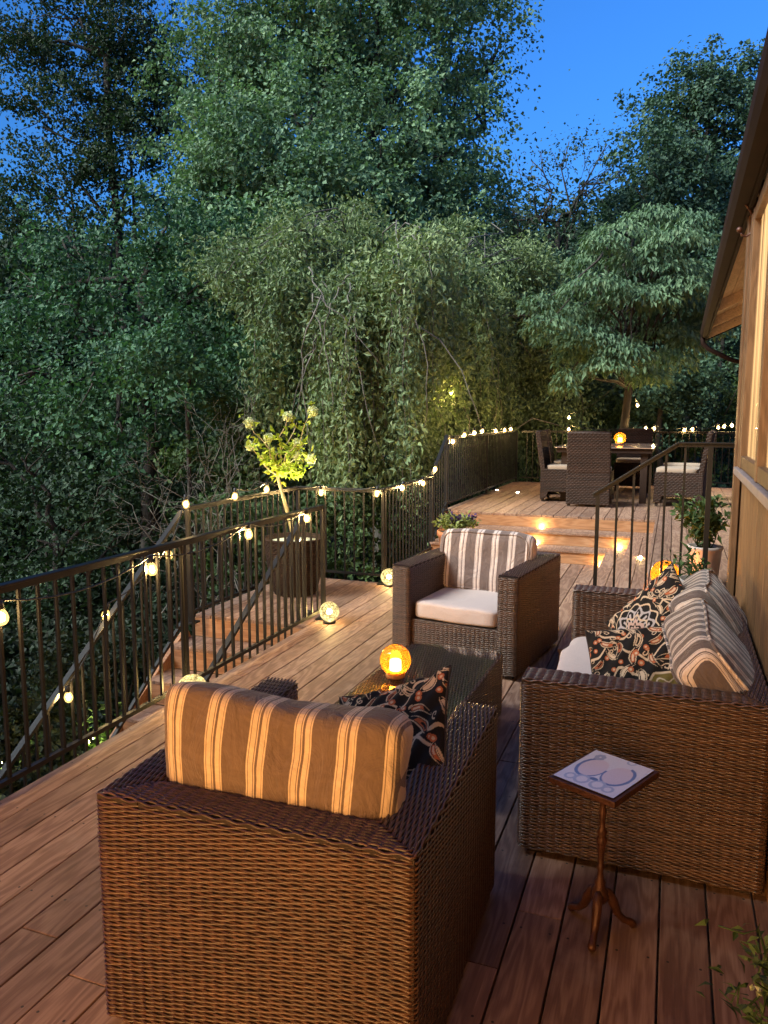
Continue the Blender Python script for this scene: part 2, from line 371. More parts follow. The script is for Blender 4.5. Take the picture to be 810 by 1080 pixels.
# upper deck: main part, and the strip along the house
mb = MB(); boards(mb, -2.66, -.15, lambda a, b: 9.0, lambda a, b: 13.62, ZU)
boards(mb, -.15, 2.9, lambda a, b: 4.72 if b <= .36 else 4.95, lambda a, b: 13.62, ZU)
tag(mb.build('upper_deck', M['deck'], None, .003), kind='structure')
mb = MB(); mb.box((-1.39, 11.3, .3), (2.48, 4.5, .22)); mb.box((1.38, 9.3, .3), (2.95, 8.6, .22)); mb.box((.125, 4.84, .205), (.44, .19, .41))
for x, y in ((-2.5, 13.4), (-2.5, 9.3), (-.5, 13.4), (2.6, 13.4)): mb.box((x, y, -.7), (.14, .14, 1.9))
tag(mb.build('upper_deck_frame', M['step'], None), kind='structure')

def step_lamp(parent, p, glow):
    q = MB(); q.lathe([(.0, .0), (.019, .0), (.019, .004), (.0, .004)], (0, 0, 0), 12, cap=False); q.sphere((0, 0, .006), .012, 8, 6)
    return q.build('step_light', M['step_lamp'], parent, loc=p)
st = thing('deck_steps', 'three wide wooden steps with small lit deck lamps rising to the dining deck', 'steps', (-1.4, 8.4, 0))
L0 = Vector((-1.4, 8.4, 0))
XR = [-.617, -.376, -.14]; YF = [8.40, 8.69, 9.0]
for i in range(3):
    zt = .15*(i+1); x1 = XR[i]; yf = YF[i]
    q = MB()                                        # risers: one facing the deck, one facing the left on the return flight
    q.box((( -2.6+x1)/2, yf+.012, zt-.075-.013), (x1+2.6, .022, .122)); q.box((x1+.012, (4.72+yf)/2, zt-.088), (.022, yf-4.74, .122))
    r = q.build('riser', M['step'], st); r.location = -L0
    if i < 2:
        q = MB(); yb = YF[i+1]; d = (yb-yf+.012)/2
        for k in range(2): q.box(((-2.62+x1)/2, yf-.02+d*(k+.5)+.004*k, zt-.0125), (x1+2.62+(.25 if False else 0), d-.004, .026))
        xb = XR[i+1]; d = (xb-x1+.02)/2
        for k in range(2): q.box((x1-.012+d*(k+.5), (4.72+yf)/2+.0, zt-.0125), (d-.005, yf-4.74, .0255))
        d2 = (XR[i+1]-x1)
        q.box((x1+d2/2, (yf+yb)/2, zt-.0125), (d2-.004, yb-yf-.006, .0262))
        t_ = q.build('tread', M['deck'], st, .003); t_.location = -L0
for u, v, z in ((577, 552, .30), (561, 578, .15), (655, 575, .15), (634, 597.5, 0)):
    p = atZ(u, v, z)
    yf = {.30: 9.0, .15: 8.69, 0: 8.40}[z]
    step_lamp(st, Vector((p[0], yf-.035, z+.004))-L0, 1)
step_lamp(st, Vector((-.24, 7.35, .302))-L0, 1)

gs = thing('garden_stairs', 'wooden stairs going down from the landing behind the near black railing', 'stairs', (-3.12, 5.12, 0))
for i in range(8):
    z = -.18*(i+1); y1 = 5.12-.3*i
    q = MB(); q.box((0, (y1-.012)-5.12+.02, z+.18/2-.0135), (.98, .022, .152)); q.build('riser', M['step'], gs)
    q = MB()
    for k in range(2): q.box((0, y1-.085-.15*k-5.12, z-.013), (1.02, .143, .026))
    q.build('tread', M['deck'], gs, .003)
q = MB()
for x in (-.52, .52): q.bar((x, -.02, -.2), (x, -2.4, -1.65), .036, .24)
q.build('stringer', M['step'], gs)

# ------------------------------------------------------------------ railings
RH = .915
BAL = {}
def unit_bal(h):
    k = round(h, 3)
    if k not in BAL:
        q = MB(); q.box((0, 0, h/2), (.0135, .0135, h)); me = q.build('baluster', M['rail']); BAL[k] = me.data; bpy.data.objects.remove(me)
    return BAL[k]
def railing(label, segs, posts, first_bal=True, cap=.042, bot=.085):
    """segs: (a, b) 3-D points along the deck surface"""
    base = Vector(segs[0][0]); t = thing('metal_railing', label, 'railing', base)
    cnt = 0
    for a, b in segs:
        a = Vector(a)-base; b = Vector(b)-base; up = Vector((0, 0, RH))
        ha, hb = a.copy(), b.copy()
        q = MB(); q.bar(a+up, b+up, cap, .011); q.bar(a+up-Vector((0, 0, .019)), b+up-Vector((0, 0, .019)), .024, .024); q.build('top_rail', M['rail'], t, .002)
        q = MB(); lo = Vector((0, 0, bot)); q.bar(a+lo, b+lo, .024, .022); q.build('bottom_rail', M['rail'], t)
        L = (Vector((b.x, b.y, 0))-Vector((a.x, a.y, 0))).length; n = max(1, int(round(L/.102)))
        me = unit_bal(RH-bot-.03)
        for i in range(1, n):
            if cnt >= 98: break
            p = a.lerp(b, i/n); o_ = bpy.data.objects.new('baluster', me); link(o_, t); o_.location = p+Vector((0, 0, bot+.004)); cnt += 1
    for p in posts:
        p = Vector(p)-base; q = MB(); q.box((0, 0, RH/2-.01), (.032, .032, RH-.022)); q.box((0, 0, .006), (.1, .1, .012)); q.build('post', M['rail'], t, .002, loc=p)
    return t
railing('long black metal railing along the deck edge beside the near armchair', [((-2.55, 5.35, 0), (-2.55, -.7, 0))], [(-2.55, y, 0) for y in (5.35, 3.52, 1.69, -.14)])
railing('black metal railing around the landing behind the potted white-flowered tree', [((-3.47, 4.88, 0), (-3.47, 6.72, 0)), ((-3.47, 6.72, 0), (-2.56, 6.72, 0))], [(-3.47, 4.88, 0), (-3.47, 6.72, 0), (-2.56, 6.72, 0)])
railing('sloped outer black handrail going down the garden stairs', [((-3.47, 4.80, -.02), (-3.47, 2.9, -1.42))], [(-3.47, 2.9, -1.42)])
railing('sloped inner black handrail of the garden stairs, seen through the near railing', [((-2.68, 5.36, -.03), (-2.68, 3.0, -1.50))], [(-2.68, 3.0, -1.50)])
railing('lit black metal railing rising beside the wide steps to the dining deck', [((-2.6, 6.80, 0), (-2.6, 8.42, 0)), ((-2.6, 8.42, 0.02), (-2.6, 9.02, .47)), ((-2.6, 9.02, ZU), (-2.6, 13.5, ZU))], [(-2.6, 8.42, 0), (-2.6, 9.02, ZU), (-2.6, 11.2, ZU), (-2.6, 13.5, ZU)])
railing('black metal railing at the far end of the dining deck', [((-2.52, 13.5, ZU), (2.8, 13.5, ZU))], [(-.8, 13.5, ZU), (1.0, 13.5, ZU), (2.8, 13.5, ZU)])
RY = 5.12
rt = thing('metal_railing', 'black stair handrail sloping up to the house wall behind the sofa', 'railing', (-.45, RY, .15))
b0 = Vector((-.45, RY, .15)); A_, B_, C_ = Vector((-.475, RY, 1.10)), Vector((.03, RY, 1.44)), Vector((.362, RY, 1.44))
q = MB(); q.bar(A_-b0, B_-b0, .042, .012); q.bar(A_-b0-Vector((0, 0, .016)), B_-b0-Vector((0, 0, .016)), .026, .02); q.build('top_rail', M['rail'], rt, .002)
q = MB(); q.bar(B_-b0, C_-b0, .042, .012); q.bar(B_-b0-Vector((0, 0, .016)), C_-b0-Vector((0, 0, .016)), .026, .02); q.box(C_-b0-Vector((.006, 0, .02)), (.01, .05, .07)); q.build('top_rail', M['rail'], rt, .002)
for x in (-.325, -.225, -.128, -.035, .075):
    zt = 1.10+(x+.475)/.505*.34 if x < .03 else 1.44; zb = .15 if x < -.376 else (.30 if x < -.14 else ZU)
    q = MB(); q.box((0, 0, (zt-zb)/2), (.0145, .0145, zt-zb-.02)); q.build('baluster', M['rail'], rt, loc=Vector((x, RY, zb))-b0)
for x, zb, zt in ((-.445, .15, 1.115), (.09+.13, ZU, 1.43), (.06-.3, .30, .301)):
    if zt-zb < .1: continue
    wd = .024 if x < 0 else .03
    q = MB(); q.box((0, 0, (zt-zb)/2), (wd, wd, zt-zb-.006)); q.box((0, 0, .006), (.075, .075, .012)); q.build('post', M['rail'], rt, loc=Vector((x, RY, zb))-b0)
q = MB(); q.bar(Vector((-.05, RY, .56))-b0, Vector((.30, RY, .56))-b0, .02, .02); q.build('bottom_rail', M['rail'], rt)

# ------------------------------------------------------------------ string lights
qb = MB(); qb.lathe([(.0, -.075), (.012, -.074), (.022, -.063), (.027, -.047), (.024, -.030), (.015, -.012), (.012, -.004)], (0, 0, 0), 10, cap=False)
bulb_o = qb.build('bulb', M['bulb']); bulb_me = bulb_o.data; bpy.data.objects.remove(bulb_o)
qb = MB(); qb.sphere((0, 0, -.043), .0125, 8, 6, (1, 1, 1.5)); fo_ = qb.build('filament', M['filament']); fil_me = fo_.data; bpy.data.objects.remove(fo_)
qb = MB(); qb.lathe([(.0, .03), (.013, .03), (.0145, .0), (.0145, -.01), (.0, -.01)], (0, 0, 0), 8, cap=False); so_ = qb.build('socket', M['socket']); sock_me = so_.data; bpy.data.objects.remove(so_)
def string_lights(label, pts, hang, extra=()):
    """pts: bulb tops; a cord sags between them"""
    P = [Vector(p) for p in pts]; base = P[0]; t = thing('string_lights', label, 'string lights', base)
    cord = []
    ends = ([Vector(extra[0])] if extra else []) + P + ([Vector(extra[1])] if len(extra) > 1 else [])
    for a, b in zip(ends[:-1], ends[1:]):
        for i in range(7): s_ = i/7; cord.append(a.lerp(b, s_)+Vector((0, 0, .03-.55*hang*4*s_*(1-s_)))-base)
    cord.append(ends[-1]-base+Vector((0, 0, .03)))
    MB().tube(cord, .0048, 5).build('cord', M['socket'], t)
    for p in P:
        b = bpy.data.objects.new('bulb', bulb_me); link(b, t); b.location = p-base; b.rotation_euler = (random.uniform(-.2, .2), random.uniform(-.2, .2), 0)
        s_ = bpy.data.objects.new('socket', sock_me); link(s_, b); f_ = bpy.data.objects.new('filament', fil_me); link(f_, b)
    return t
def onX(lst, X): return [tuple(atX(u, v, X)+np.array([0, 0, .045])) for u, v in lst]
def onY(lst, Y): return [tuple(atY(u, v, Y)+np.array([0, 0, .045])) for u, v in lst]
string_lights('string of warm bulbs hanging under the top rail of the long near railing', onX([(323, 547), (262, 564), (159.5, 601), (1, 652)], -2.535), .12)
string_lights('string of bulbs following the sloped outer handrail of the garden stairs', onX([(196, 532), (178, 586), (113, 649), (71.7, 736)], -3.42), .1)
string_lights('string of bulbs around the landing railing behind the potted tree', onX([(248, 524), (282, 516.5)], -3.45)+onY([(338, 520), (398, 521)], 6.70), .08)
string_lights('string of bright bulbs along the railing beside the wide steps', onX([(425, 515), (446, 510), (459, 495), (478, 466), (490, 459), (500, 457), (509, 455), (523, 455), (532, 454), (539, 453)], -2.58), .1)
string_lights('string of bulbs along the far railing behind the dining table', onY([(600, 453), (681, 452), (690, 452), (722, 454), (731, 453), (757, 451), (764, 450), (772, 449)], 13.46), .15)
string_lights('few loose bulbs hanging in the trees above the dining table', [tuple(at(600, 438, 14.2)), tuple(at(668, 386, 12.6)), tuple(at(672, 425, 13.4))], .3)
string_lights('pair of bulbs hanging in the weeping cherry branches', [tuple(at(461, 417, 11.5)), tuple(at(476, 412, 11.9))], .3)

def deck_orb(p, r, label):
    t = thing('orb_light', label, 'orb light', p, 0, 'glowing crackle glass balls on the deck')
    q = MB(); q.sphere((0, 0, r+.012), r, 20, 14); g_ = q.build('globe', M['orb'], t); q = MB(); q.sphere((0, 0, r+.012), r*.26, 10, 8); q.build('lamp', M['orb_core'], g_)
    q = MB(); q.lathe([(0, 0), (r*.62, 0), (r*.6, .014), (r*.45, .022), (0, .022)], (0, 0, 0), 20, cap=False); q.build('base', M['socket'], t)
    return t
deck_orb((-2.46, 5.27, 0), .078, 'glowing crackle glass ball at the end post of the near railing')
deck_orb((-2.44, 3.42, 0), .085, 'glowing crackle glass ball half hidden behind the near striped cushion')
deck_orb((-2.48, 6.66, 0), .078, 'glowing crackle glass ball at the corner post behind the far armchair')

# ------------------------------------------------------------------ wicker furniture
def row_mesh(P, N, Wd, hw, th, amp, ph):
    """one strand: centre line P, outward normals N, width directions Wd"""
    d = amp*np.sin(ph)[:, None]
    a = np.array([-1, -.62, 0, .62, 1])*hw; b = np.array([-.35, .62, 1, .62, -.35])*th
    V = P[:, None, :] + Wd[:, None, :]*a[None, :, None] + N[:, None, :]*(b[None, :, None]+d[:, None, :])
    n = len(P); i = np.arange(n*5).reshape(n, 5)
    Q = np.stack([i[:-1, :-1], i[:-1, 1:], i[1:, 1:], i[1:, :-1]], -1).reshape(-1, 4)
    return V.reshape(-1, 3), Q
def join(parts):
    VV, QQ, n = [], [], 0
    for V, Q in parts: VV.append(V); QQ.append(Q+n); n += len(V)
    return np.concatenate(VV), np.concatenate(QQ)
def dense(pts, step):
    """resample a polyline; returns points, tangents, running coordinate restarted for each straight run"""
    P = [np.array(p, float) for p in pts]; out = []; tan = []; s = []
    for a, b in zip(P[:-1], P[1:]):
        L = np.linalg.norm(b-a)
        if L < 1e-6: continue
        n = max(1, int(math.ceil(L/step))); t = (b-a)/L
        for i in range(n): out.append(a+(b-a)*i/n); tan.append(t); s.append(np.dot(a+(b-a)*i/n, np.abs(t)))
    out.append(P[-1]); tan.append(tan[-1]); s.append(np.dot(P[-1], np.abs(tan[-1])))
    return np.array(out), np.array(tan), np.array(s)
def round_poly(P, r, k=4):
    out = []; n = len(P); P = [np.array(p, float) for p in P]
    for i in range(n):
        a, b, c = P[i-1], P[i], P[(i+1) % n]; d1 = (a-b)/np.linalg.norm(a-b); d2 = (c-b)/np.linalg.norm(c-b)
        p0, p1 = b+d1*r, b+d2*r
        for j in range(k+1): s = j/k; out.append((1-s)**2*p0+2*s*(1-s)*b+s*s*p1)
    out.append(out[0]); return out
PER, PITCHW, PITCHT = .062, .0062, .0070
def wicker_shell(W, D, Ht, aw, bw, z0=.03, seat_z=.30):
    """U-shaped seat body, back along y = 0, arms to y = D. Returns list of (kind, V, Q)"""
    w2 = W/2
    U = [(-w2, 0), (w2, 0), (w2, D), (w2-aw, D), (w2-aw, bw), (-w2+aw, bw), (-w2+aw, D), (-w2, D)]
    path = round_poly([p+(0,) for p in U], .022)
    P, T, S = dense(path, PER/6); Nn = np.stack([T[:, 1], -T[:, 0], 0*T[:, 0]], 1)
    Tp = np.gradient(P, axis=0); Tp /= np.linalg.norm(Tp, axis=1)[:, None]+1e-9; Nn = np.stack([Tp[:, 1], -Tp[:, 0], 0*Tp[:, 0]], 1)
    nrow = int((Ht-.012-z0)/PITCHW); rows = []; zz = np.tile([0, 0, 1.0], (len(P), 1))
    for k in range(nrow):
        z = z0+PITCHW*(k+.5); pp = P.copy(); pp[:, 2] = z+RNG.normal(0, .0004)+.0009*np.sin(P[:, 0]*31+P[:, 1]*23+k)
        inset = 0.0 if k < nrow-1 else .004
        rows.append(row_mesh(pp-Nn*inset, Nn, zz, PITCHW*.50, .0026, .0030, 2*math.pi*S/PER+math.pi*k+RNG.normal(0, .10)))
    # tops: strands run along the back and along both arms, mitred in the corners
    m = int(round((aw-.006)/PITCHT))
    for k in range(m+1):
        d = .004+(aw-.008)*k/m; edge = min(d, aw-d); z = Ht-.009+.009*min(1, edge/.012)**.6
        db = d*bw/aw
        pts = [(-w2+d, D-.004, z), (-w2+d, db, z), (w2-d, db, z), (w2-d, D-.004, z)]
        p2, t2, s2 = dense(pts, PER/6); up = np.tile([0, 0, 1.0], (len(p2), 1)); wd = np.cross(up, t2)
        rows.append(row_mesh(p2, up, wd, PITCHT*.50, .0028, .0032, 2*math.pi*s2/PER+math.pi*k))
    # front apron under the seat
    for k in range(int((seat_z-z0)/PITCHW)):
        z = z0+PITCHW*(k+.5); p2, t2, s2 = dense([(w2-aw, D-.03, z), (-w2+aw, D-.03, z)], PER/6)
        nn = np.tile([0, 1.0, 0], (len(p2), 1)); zz2 = np.tile([0, 0, 1.0], (len(p2), 1))
        rows.append(row_mesh(p2, nn, zz2, PITCHW*.50, .0026, .0030, 2*math.pi*s2/PER+math.pi*k))
    V, Q = join(rows)
    c = V[Q].mean(1); ap = (np.abs(c[:, 0]) < w2-aw-.008) & (c[:, 1] > D-.045) & (c[:, 2] < seat_z+.02)
    back = (c[:, 1] < bw+.012) & (np.abs(c[:, 0]) <= w2-aw) & ~ap
    left = (c[:, 0] < 0) & ~back & ~ap; right = (c[:, 0] >= 0) & ~back & ~ap
    return V, Q, dict(backrest=back, armrest_l=left, armrest_r=right, seat=ap)
def sub(V, Q, mask):
    q = Q[mask]; u, inv = np.unique(q, return_inverse=True); return V[u], inv.reshape(q.shape)
def box_np(x0, x1, y0, y1, z0, z1):
    V = np.array([(x, y, z) for z in (z0, z1) for y in (y0, y1) for x in (x0, x1)]); Q = np.array([(0, 2, 3, 1), (4, 5, 7, 6), (0, 1, 5, 4), (2, 6, 7, 3), (0, 4, 6, 2), (1, 3, 7, 5)]); return V, Q
def seat_body(root, W, D, Ht, aw, bw, seat_z=.30):
    V, Q, mk = wicker_shell(W, D, Ht, aw, bw, seat_z=seat_z); w2 = W/2; e = .004
    cores = {'backrest': box_np(-w2+aw, w2-aw, e, bw-e, .03, Ht-.006), 'armrest_l': box_np(-w2+e, -w2+aw-e, e, D-e, .03, Ht-.006), 'armrest_r': box_np(w2-aw+e, w2-e, e, D-e, .03, Ht-.006), 'seat': box_np(-w2+aw-.003, w2-aw+.003, bw-.01, D-.036, .05, seat_z-.002)}
    for k, name in (('backrest', 'backrest'), ('armrest_l', 'armrest'), ('armrest_r', 'armrest'), ('seat', 'seat')):
        v1, q1 = sub(V, Q, mk[k]); o_ = mesh_np(name, v1, q1, M['wick'], root, True)
        lv, lq = cores[k]; mesh_np('lining', lv, lq, M['core'], o_)
    q = MB()
    for x in (-w2+.06, w2-.06):
        for y in (.06, D-.06): q.box((x, y, .015), (.05, .05, .03))
    q.build('foot', M['core'], root)

# near armchair (seen from behind) and its twin facing the camera
CA = thing('wicker_armchair', 'nearest brown wicker armchair, seen from behind with a striped cushion', 'armchair', (-.912, 1.458, 0), R(1.3), 'wicker lounge set')
seat_body(CA, .856, .92, .65, .13, .115)
CB = dup_tree(CA, (-1.126, 5.41, 0), R(180-8.0), 'far brown wicker armchair facing the camera with striped cushion and pale seat')
for ch in CB.children:
    pass
# sofa: local x runs along the wall; back towards +X
SF = thing('wicker_sofa', 'brown wicker sofa against the house wall with striped and paisley cushions', 'sofa', (.345, 3.455, 0), R(90), 'wicker lounge set')
seat_body(SF, 1.65, .82, .67, .14, .12)

# cushions
def super_box(a, b, c, e1=.28, e2=.5, n=56, m=36):
    t = np.linspace(-math.pi/2, math.pi/2, m); p = np.linspace(-math.pi, math.pi, n, endpoint=False); T, Pp = np.meshgrid(t, p, indexing='ij')
    f = lambda v, e: np.sign(v)*np.abs(v)**e
    X = a*f(np.cos(T), e2)*f(np.cos(Pp), e1); Z = c*f(np.cos(T), e2)*f(np.sin(Pp), e1); Y = b*f(np.sin(T), e2)
    V = np.stack([X, Y, Z], -1).reshape(-1, 3); i = np.arange(m*n).reshape(m, n); j = np.roll(i, -1, 1)
    Q = np.stack([i[:-1], j[:-1], j[1:], i[1:]], -1).reshape(-1, 4)
    return V, Q
def cushion(name, label, dims, loc, rot, mat, seed, group=None, wrinkle=.016, sag=None, seam=True, e1=.28, e2=.45, cat='cushion'):
    a, b, c = dims; V, Q = super_box(a, b, c, e1, e2)
    r = np.random.default_rng(seed)
    ws = []
    for k in range(9):
        d = r.normal(size=3); d /= np.linalg.norm(d); fr = r.uniform(5, 19); ws.append((d, wrinkle/(1+k*.3), r.normal(size=3)*fr, r.uniform(0, 6)))
    def shape(V):
        for d, am, kv, ph in ws: V = V + d*(am*np.sin(V @ kv+ph))[:, None]*.6
        return sag(V) if sag else V
    V = shape(V)
    o_ = mesh_np(name, V, Q, mat, None, True); o_.location = loc; o_.rotation_euler = rot; tag(o_, label, cat, group)
    if seam:
        for s_ in ((-1, 1) if seam is True else (seam,)):
            ang = np.linspace(0, 2*math.pi, 90); f = lambda v, e: np.sign(v)*np.abs(v)**e
            th = .72; x = a*1.012*f(np.cos(th), e2)*f(np.cos(ang), e1); z = c*1.018*f(np.cos(th), e2)*f(np.sin(ang), e1); y = np.full_like(ang, s_*b*1.02*f(np.sin(th), e2))
            pv = np.stack([x, y, z], -1)
            pv = shape(pv)
            MB().tube([tuple(p) for p in pv], .0055, 6, cap=False).build('piping', mat, o_)
    return o_
def sagA(V):
    V = V.copy(); x = V[:, 0]/.34; top = np.clip((V[:, 2]+.12)/.26, 0, 1.2)
    V[:, 2] += top*(.030*np.clip(-x, 0, 1)**2-.022*np.exp(-((x-.25)/.3)**2)) ; V[:, 1] += .02*np.sin(V[:, 0]*5)*top; return V
cushion('striped_cushion', 'tan and cream striped back cushion standing up in the nearest armchair', (.325, .095, .17), (-.915, 1.672, .70), (R(-8), R(1), R(2.5)), M['stripe'], 3, 'striped back cushions', sag=sagA, seam=1)
cushion('seat_cushion', 'cream seat cushion in the nearest armchair, mostly hidden', (.29, .37, .07), (-.905, 1.97, .365), (0, 0, R(1.3)), M['seat'], 5, 'cream seat cushions', seam=False, e2=.25)
cushion('striped_cushion', 'striped back cushion standing in the far armchair facing the camera', (.345, .09, .22), (-1.18, 5.13, .60), (R(-10), 0, R(-8)), M['stripe_pale'], 8, 'striped back cushions', wrinkle=.008)
cushion('seat_cushion', 'pale seat cushion of the far armchair', (.297, .375, .062), (-1.205, 4.90, .355), (0, 0, R(-8)), M['seat'], 9, 'cream seat cushions', seam=False, e2=.22, wrinkle=.006)
cushion('seat_cushion', 'long pale seat cushion of the sofa, under the paisley pillows', (.67, .345, .075), (-.13, 3.455, .375), (0, 0, R(90)), M['seat'], 12, 'cream seat cushions', seam=False, e2=.25)
cushion('striped_cushion', 'nearer grey and cream striped back cushion leaning on the sofa back', (.36, .105, .215), (.200, 3.10, .635), (R(-40), R(-3), R(90+2)), M['stripe_sofa'], 14, 'striped back cushions', sag=None, wrinkle=.014)
cushion('striped_cushion', 'farther grey and cream striped back cushion at the far end of the sofa', (.33, .10, .21), (.215, 3.78, .66), (R(-36), R(2), R(90-4)), M['stripe_sofa'], 19, 'striped back cushions', sag=None, wrinkle=.014)

# ---- printed paisley pillows
def paisley_colors(X, Y, seed, mandala=None):
    """X, Y in metres on the face -> rgb"""
    r = np.random.default_rng(seed); n = X.shape
    blk = np.array([.012, .009, .008]); crm = np.array([.56, .40, .27]); org = np.array([.42, .115, .045]); olv = np.array([.17, .115, .03]); gry = np.array([.40, .34, .33])
    C = np.tile(blk, n+(1,))
    def paint(mask, col): C[mask] = col
    # flowing vines
    for k in range(5):
        ph = r.uniform(0, 6); a = r.uniform(-.5, .5); u = X*math.cos(a)-Y*math.sin(a); v = X*math.sin(a)+Y*math.cos(a)
        vv = (v-(-.2+.1*k))-.035*np.sin(u*26+ph)-.012*np.sin(u*61+ph*2); paint(np.abs(vv) < .0055, crm)
    # paisleys on a jittered grid
    cells = []
    for i in range(-4, 5):
        for j in range(-4, 5): cells.append((i*.074+r.uniform(-.018, .018)+(.044 if j % 2 else 0), j*.070+r.uniform(-.012, .012), r.uniform(0, 6.28), r.uniform(.030, .042), r.choice([-1, 1])))
    for cx, cy, an, R0, hand in cells:
        if mandala and math.hypot(cx-mandala[0], cy-mandala[1]) < mandala[2]+.02: continue
        dx, dy = X-cx, Y-cy; u = dx*math.cos(an)+dy*math.sin(an); v = (-dx*math.sin(an)+dy*math.cos(an))*hand
        u2 = u/R0; v2 = v/R0; v2 = v2-.42*np.clip(u2+.2, 0, 9)**2          # bent tail
        wd = .62*np.sqrt(np.clip((1.55-u2)/2.2, 0, 1))*np.sqrt(np.clip(u2+.75, 0, 9)/1.2)
        q = np.abs(v2)/np.maximum(wd, 1e-3); ins = (u2 > -.75) & (u2 < 1.55)
        paint(ins & (q < 1.12), blk); paint(ins & (q < 1.0), crm); paint(ins & (q < .72), blk); core = ins & (q < .52) & (u2 > -.5) & (u2 < .9); paint(core, org if r.random() < .6 else crm); paint(ins & (q < .26) & (u2 > -.35) & (u2 < .5), crm if r.random() < .6 else blk)
        rr = np.hypot(u2+1.25, v2+.4); paint((rr < .3), org); paint(rr < .14, crm)
        sp = np.hypot(u2-.3, v2-1.25); th = np.arctan2(v2-1.25, u2-.3); paint((np.abs(sp-.10-.075*((th*hand) % 6.28)/1.6) < .06) & (sp < .5), crm)
    if mandala:
        mx, my, mr, colr = mandala; dx, dy = X-mx, Y-my; rr = np.hypot(dx, dy)/mr; th = np.arctan2(dy, dx)
        if colr == 'olive':
            sc_ = 1-.12*np.abs(np.sin(th*3)); paint(rr < sc_*1.12, blk); paint(rr < sc_*1.04, crm); paint(rr < sc_*.95, olv)
            paint((rr < .8) & (np.abs(rr-.62-.13*np.cos(6*th)) < .035), crm); paint((rr < .42), crm); paint(rr < .36, org); paint((rr < .30) & (np.abs(rr-.2-.05*np.cos(8*th)) < .03), crm); paint(rr < .1, blk)
        else:
            paint(rr < 1.08, blk); paint((np.abs(rr-.95-.06*np.cos(12*th)) < .03), crm); paint((np.abs(rr-.76-.07*np.cos(12*th+3.14)) < .045), gry); paint((rr < .68) & (np.cos(24*th)*.5+.5 > .55), gry)
            paint((np.abs(rr-.52-.06*np.cos(8*th)) < .035), crm); paint(rr < .40+.05*np.cos(8*th), np.array([.50, .33, .27])); paint((np.abs(rr-.26-.04*np.cos(8*th)) < .03), blk); paint(rr < .14, np.array([.6, .4, .3])); paint(rr < .07, org)
    return C
def pillow(label, s, t, loc, M3, seed, mandala=None, group='paisley pillows', fold=0.0):
    n = 210; g = np.linspace(-1, 1, n); U, Vv = np.meshgrid(g, g, indexing='ij')
    prof = t*(np.clip((1-U**2)*(1-Vv**2), 0, 1)**.42)
    k = 1-.075*(1-U**2)**1.0*np.abs(Vv)**3; k2 = 1-.075*(1-Vv**2)*np.abs(U)**3                       # sides drawn in, corners stay pointed
    X = U*k2*s; Y = Vv*k*s
    wr = .006*np.sin(U*9+seed)*np.sin(Vv*7+2*seed)+.004*np.sin(U*17-Vv*13)
    V1 = np.stack([X, Y, prof+wr*(prof > .003)], -1); V2 = np.stack([X, Y, -prof], -1)
    if fold:
        for A in (V1, V2): A[..., 2] += fold*(U**2+.4*U*Vv)
    V = np.concatenate([V1.reshape(-1, 3), V2.reshape(-1, 3)]); i = np.arange(n*n).reshape(n, n)
    Q1 = np.stack([i[:-1, :-1], i[1:, :-1], i[1:, 1:], i[:-1, 1:]], -1).reshape(-1, 4); Q = np.concatenate([Q1, Q1[:, ::-1]+n*n])
    o_ = mesh_np('paisley_pillow', V, Q, M['paisley'], None, True)
    C = paisley_colors(U*s, Vv*s, seed, mandala).reshape(-1, 3); C = np.concatenate([C, C]); C4 = np.ones((len(C), 4), np.float32); C4[:, :3] = C
    a = o_.data.color_attributes.new('pattern', 'FLOAT_COLOR', 'POINT'); a.data.foreach_set('color', C4.ravel())
    o_.matrix_world = M3; o_.location = loc; tag(o_, label, 'pillow', group)
    e = np.linspace(-1, 1, 40)
    edge = [(x, -1) for x in e]+[(1, y) for y in e[1:]]+[(-x, 1) for x in e[1:]]+[(-1, -y) for y in e[1:]]
    pp = []
    for x, y in edge:
        z = fold*(x*x+.4*x*y) if fold else 0; pp.append((x*(1-.075*(1-y*y)*abs(x)**3)*s, y*(1-.075*(1-x*x)*abs(y)**3)*s, z))
    MB().tube(pp, .004, 6, cap=False).build('piping', M['core'], o_)
    return o_
def frame(xax, nrm):
    x = Vector(xax).normalized(); z = Vector(nrm).normalized(); y = z.cross(x).normalized(); x = y.cross(z); return Matrix((x, y, z)).transposed().to_4x4()
pillow('black paisley pillow lying tilted against the right arm of the nearest armchair', .205, .06, (-.745, 2.02, .635), frame((.86, -.1, .42), (-.30, -.62, .72)), 21, (.02, -.08, .085, 'olive'), fold=.02)
pillow('black paisley pillow with olive medallion, the nearer one on the sofa', .232, .07, (-.060, 3.18, .54), frame((.96, .12, .1), (-.15, -.80, .55)), 33, (.09, -.09, .10, 'olive'))
pillow('black paisley pillow with grey round medallion, leaning behind the other on the sofa', .225, .065, (-.035, 3.64, .635), frame((.80, .1, .50), (-.62, -.62, .42)), 47, (-.085, .01, .15, 'grey'))

